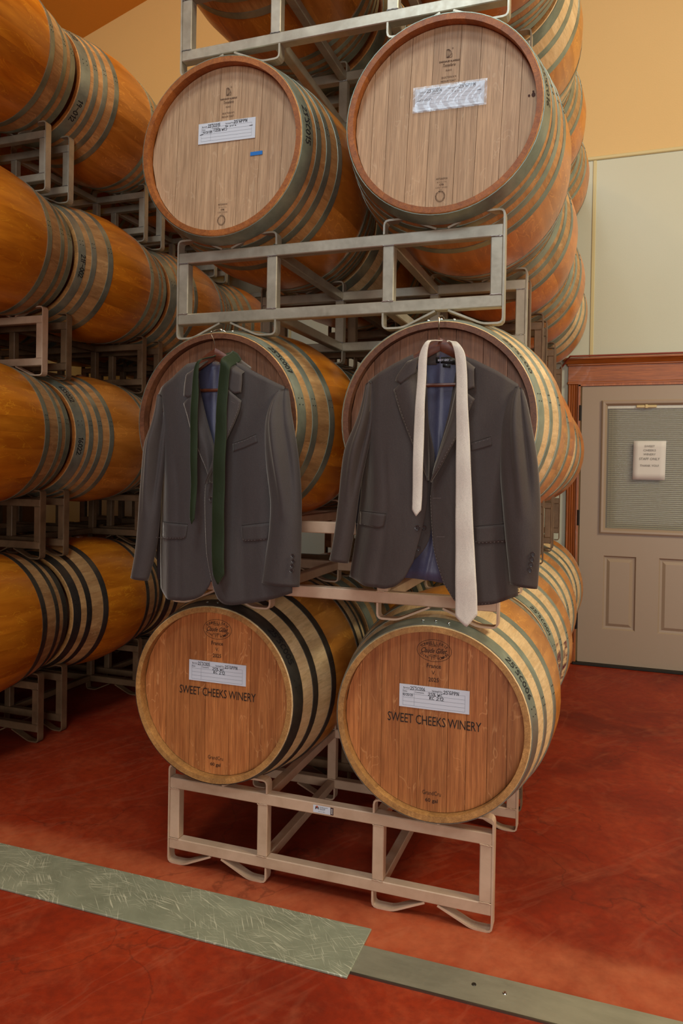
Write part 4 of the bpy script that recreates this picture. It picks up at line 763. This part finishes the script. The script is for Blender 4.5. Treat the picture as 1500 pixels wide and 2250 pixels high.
def stitches(par,pts,y,m='stitch',step=.009,ln=.0035,inset=.0,nm='pick_stitching'):
    q=resample(pts,max(2,int(sum(math.dist(a,b_) for a,b_ in zip(pts,pts[1:]))/step))); b=MB(); o0=par.location
    for a,c in zip(q,q[1:]):
        d=(c-a)/np.hypot(*(c-a)); mid=a+np.array([-d[1],d[0]])*inset; e=mid+d*ln; w_=.0005; n=np.array([-d[1],d[0]])*w_
        b.add([(mid[0]+n[0]-o0[0],y-o0[1],mid[1]+n[1]-o0[2]),(mid[0]-n[0]-o0[0],y-o0[1],mid[1]-n[1]-o0[2]),(e[0]-n[0]-o0[0],y-o0[1],e[1]-n[1]-o0[2]),(e[0]+n[0]-o0[0],y-o0[1],e[1]+n[1]-o0[2])],[(0,1,2,3)])
    return b.obj(nm,m,par)
def jacket(K,label,tlabel,hlabel,wool,tiem,group):
    J=JK[K]; cx=J['hanger']['p'][0][0]; J0=thing('suit_jacket',label,'jacket',(cx,-.12,1.62),group=group)
    # wooden hanger
    hp=J['hanger']['p']; y=J['hanger']['y']; Hn=thing('coat_hanger',hlabel,'hanger',(hp[0][0],y,hp[0][1]),group='wooden coat hangers')
    cxx,cz=hp[0]; lx,lz=hp[4]; rx,rz=hp[6]
    def arm(nm,ex,ez):
        n=16; v=[]
        for i in range(n+1):
            t=i/n; x=cxx+(ex-cxx)*t*.94; z=cz+(ez-cz)*(t*.55+.45*t*t)*.94-.004*(1-t); hgt=.040*(1-t)+.024*t; dep=.012+.014*t*t; z-=hgt/2+.016*min(1,t*2.5)
            for a in range(10): g=2*PI*a/10; v.append((x-cxx,math.cos(g)*dep/2+.0,z+math.sin(g)*hgt/2-cz))
        f=[(i*10+a,i*10+(a+1)%10,(i+1)*10+(a+1)%10,(i+1)*10+a) for i in range(n) for a in range(10)]+[tuple(range(10)),tuple(reversed(range(n*10,n*10+10)))]
        b=MB(); b.add(v,f); return b.obj(nm,'hanger_wood',Hn,True)
    arm('arm',lx,lz); arm('arm',rx,rz)
    bx0,bx1,bz=hp[8][0],hp[9][0],(hp[8][1]+hp[9][1])/2
    b=MB(); b.tube([(cxx+(lx-cxx)*.86-cxx,0,bz-cz),(cxx+(rx-cxx)*.86-cxx,0,bz-cz)],.0055,8); b.obj('trouser_bar','hanger_wood',Hn,True)
    hk=J['hook']['p']; b=MB(); pts=[(x-cxx,(-.0)*1,z-cz) for x,z in hk]
    if K=='L': ys=[0,-.004,-.002,.01,.03,.045,.05]
    else: ys=[0,-.004,.0,.012,.032,.048,.052]
    pts=[(p[0],q,p[2]) for p,q in zip(pts,ys)]; fine=[]
    for i in range(len(pts)-1):
        p0,p1,p2,p3=[Vector(pts[max(0,min(len(pts)-1,k))]) for k in (i-1,i,i+1,i+2)]
        for k in range(5): t=k/5; fine.append(.5*((2*p1)+(-p0+p2)*t+(2*p0-5*p1+4*p2-p3)*t*t+(-p0+3*p1-3*p2+p3)*t**3))
    fine.append(Vector(pts[-1])); b.tube(fine,.0019,7); b.obj('hook','wire_steel',Hn,True)
    # cloth
    rip=lambda u,v,x,z:.0018*np.sin(31*x+9*z)+.0014*np.sin(60*x-13*z)
    sheet('back',J['back'],J0,'back_cloth',lambda u,v,x,z:.01*np.abs(2*u-1)**2,20,24)
    sheet('lining',J['lining'],J0,'lining_satin',lambda u,v,x,z:-.004*np.sin(u*PI)-.0035*np.exp(-((u-.52)/.05)**2)-.002*np.sin(40*x+8*z)+.003*np.sin(80*x+14*z)*v,40,24)
    if 'neck_facing' in J:
        sheet('neck_facing',J['neck_facing'],J0,wool,None,10,4)
        lb=sheet('brand_label',J['label'],J0,'label_black',None,2,2,.001); sl=sheet('size_label',J['size_label'],J0,'label_black',None,2,2,.001)
        b=MB(); o0=J0.location; lx_=(J['label']['t'][0][0]+J['label']['t'][2][0])/2; lz_=J['label']['l'][1][1]
        put(b,text2d('BIRDY GREY',bold=.03),lx_-.004-o0[0],lz_-o0[2],.0062,J['label']['y']-.0018-o0[1],.033); put(b,text2d('tux'),lx_+.019-o0[0],lz_-.001-o0[2],.004,J['label']['y']-.0018-o0[1],.007); b.obj('woven_lettering','label_thread',lb)
        b=MB(); sx=(J['size_label']['t'][0][0]+J['size_label']['t'][1][0])/2; put(b,text2d('M'),sx-o0[0],J['size_label']['l'][0][1]-.003-o0[2],.0025,J['label']['y']-.0028-o0[1]); b.obj('woven_lettering','label_thread',sl)
        vl=sheet('vest_side',J['vest_left'],J0,wool,rip,10,30); vr=sheet('vest_side',J['vest_right'],J0,wool,rip,10,30)
        for x,z in J['vest_buttons']['p']: button(J0,x,J['vest_buttons']['y']-.004,z,.0062)
    fR=lambda u,v,x,z:(.012+.03*sst(v,.15,.5))*(1-sst(u,0,.30))+rip(u,v,x,z)-.010*np.sin(np.clip(u,0,1)*PI)*(1-.4*v)+.0035*np.exp(-((u-.40)/.025)**2)*sst(v,.3,.45)
    fL=lambda u,v,x,z:(.012+.03*sst(v,.15,.5))*sst(u,.74,1)+rip(u,v,x,z)-.010*np.sin(np.clip(u,0,1)*PI)*(1-.4*v)+.0035*np.exp(-((u-.55)/.025)**2)*sst(v,.45,.6)
    sheet('front_panel',J['front_right'],J0,wool,fR,30,50,smb=1); sheet('front_panel',J['front_left'],J0,wool,fL,30,50,smb=1)
    roll=lambda u,v,x,z:-.006*u+.002*np.sin(v*7)
    rolm=lambda u,v,x,z:-.006*(1-u)+.002*np.sin(v*7)
    a=sheet('lapel',J['lapel_right'],J0,wool,lambda u,v,x,z:-.002-.007*np.sin(u*PI)+.014*sst(u,.55,1),10,30,.003,4); c=sheet('lapel',J['lapel_left'],J0,wool,lambda u,v,x,z:-.002-.007*np.sin(u*PI)+.014*(1-sst(u,0,.45)),10,30,.003,4)
    sheet('collar',J['collar_right'],J0,wool,lambda u,v,x,z:-.002-.004*np.sin(u*PI)+.068*(1-sst(v,0,.35)),8,14,.003,3); sheet('collar',J['collar_left'],J0,wool,lambda u,v,x,z:-.002-.004*np.sin(u*PI)+.068*(1-sst(v,0,.35)),8,14,.003,3)
    stitches(J0,J['lapel_right']['l'],J['lapel_right']['y']-.006,inset=.004); stitches(J0,J['lapel_left']['r'],J['lapel_left']['y']-.006,inset=-.004)
    stitches(J0,J['front_left']['l'][-5:]+J['front_left']['b'][:4],J['front_left']['y']-.008,inset=.004)
    for k in ('flap_right','flap_left','welt'):
        ks=[('front_panel',J['front_right' if k=='flap_right' else 'front_left']['y'])]
        o=sheet('pocket_flap' if k!='welt' else 'breast_welt',J[k],J0,wool,ondep(ks,J[k],.0035 if k!='welt' else .0025),12,6,.0012,1)
        e=J[k]['b'] if k!='welt' else J[k]['t']; stitches(J0,e,onsurf(ks,*e[1],.0045),inset=.003 if k!='welt' else -.003)
        b=MB(); o0=J0.location; b.tube([(x-o0[0],onsurf(ks,x,z,.001)-o0[1],z+.0035-o0[2]) for x,z in resample(J[k]['t'],8)],.0012,5); b.obj('pocket_piping',wool,J0,True)
    if K=='L': rr=[(.42,.62,.012,.10),(.75,.9,-.006,.09)]; rl=[(.55,.45,.010,.12),(.85,.8,-.008,.1)]
    else: rr=[(.5,.55,.012,.08),(.75,.8,-.008,.1)]; rl=[(.6,.5,.010,.12),(.85,.8,-.006,.1)]
    sleeve('sleeve',J['sleeve_left'],J0,wool,rr); sleeve('sleeve',J['sleeve_right'],J0,wool,rl,.03)
    for x,z in J['buttons']['p']: button(J0,x,onsurf([('front_panel',J['front_right']['y']),('front_panel',J['front_left']['y'])],x,z,.003),z,.0082)
    for x,z in J['cuff_buttons']['p']: button(J0,x,J['cuff_buttons']['y']+.022,z,.0066,'cuff_button')
    bh=J['buttonhole']
    for (a_,c_) in zip(bh['p'][::2],bh['p'][1::2]): stitches(J0,[a_,c_],bh['y']-.003,step=.0028,ln=.0024,nm='buttonhole')
    # tie draped around the hanger neck
    Tn=thing('necktie',tlabel,'tie',(cx,-.17,J['tie_wide']['t'][0][1]),group='neckties draped over the hangers')
    tp=lambda u,v,x,z:.070*(1-sst(v,0,.06))-.0022*np.sin(u*PI)+.0015*np.sin(40*z)+.0012*np.exp(-((z%.23-.11-.02*u)/.004)**2)
    sheet('narrow_blade',J['tie_narrow'],Tn,tiem,tp,8,60,.003,3); sheet('wide_blade',J['tie_wide'],Tn,tiem,tp,10,80,.003,3)
    # neck strap behind the hanger top
    a_=np.array(J['tie_narrow']['t'][-1]); c_=np.array(J['tie_wide']['t'][0]); b=MB(); o0=Tn.location; v=[];n=8
    y0=-.088
    for i in range(n+1):
        t=i/n; x=a_[0]+(c_[0]-a_[0])*t; z=a_[1]+(c_[1]-a_[1])*t; z0=z-.012+.006*math.sin(PI*t)
        v+=[(x-o0[0],y0+.012*math.sin(PI*t)-o0[1],z0+.010-o0[2]),(x-o0[0],y0+.012*math.sin(PI*t)-o0[1],z0-.016-o0[2])]
    b.add(v,[(2*i,2*i+1,2*i+3,2*i+2) for i in range(n)]); o=b.obj('neck_band',tiem,Tn,True); s=o.modifiers.new('s','SOLIDIFY'); s.thickness=.003
    return J0
jacket('L','grey suit jacket with a dark green tie, hanging on the left barrel','dark green necktie draped over the left jacket','brown wooden hanger with wire hook holding the left jacket','wool_grey','tie_green','grey suit jackets hanging on the barrels')
jacket('R','brown-grey suit jacket with blue lining and pale tie, hanging on the right barrel','long pale cream necktie draped over the right jacket','dark wooden hanger with wire hook holding the right jacket','wool_brown','tie_cream','grey suit jackets hanging on the barrels')
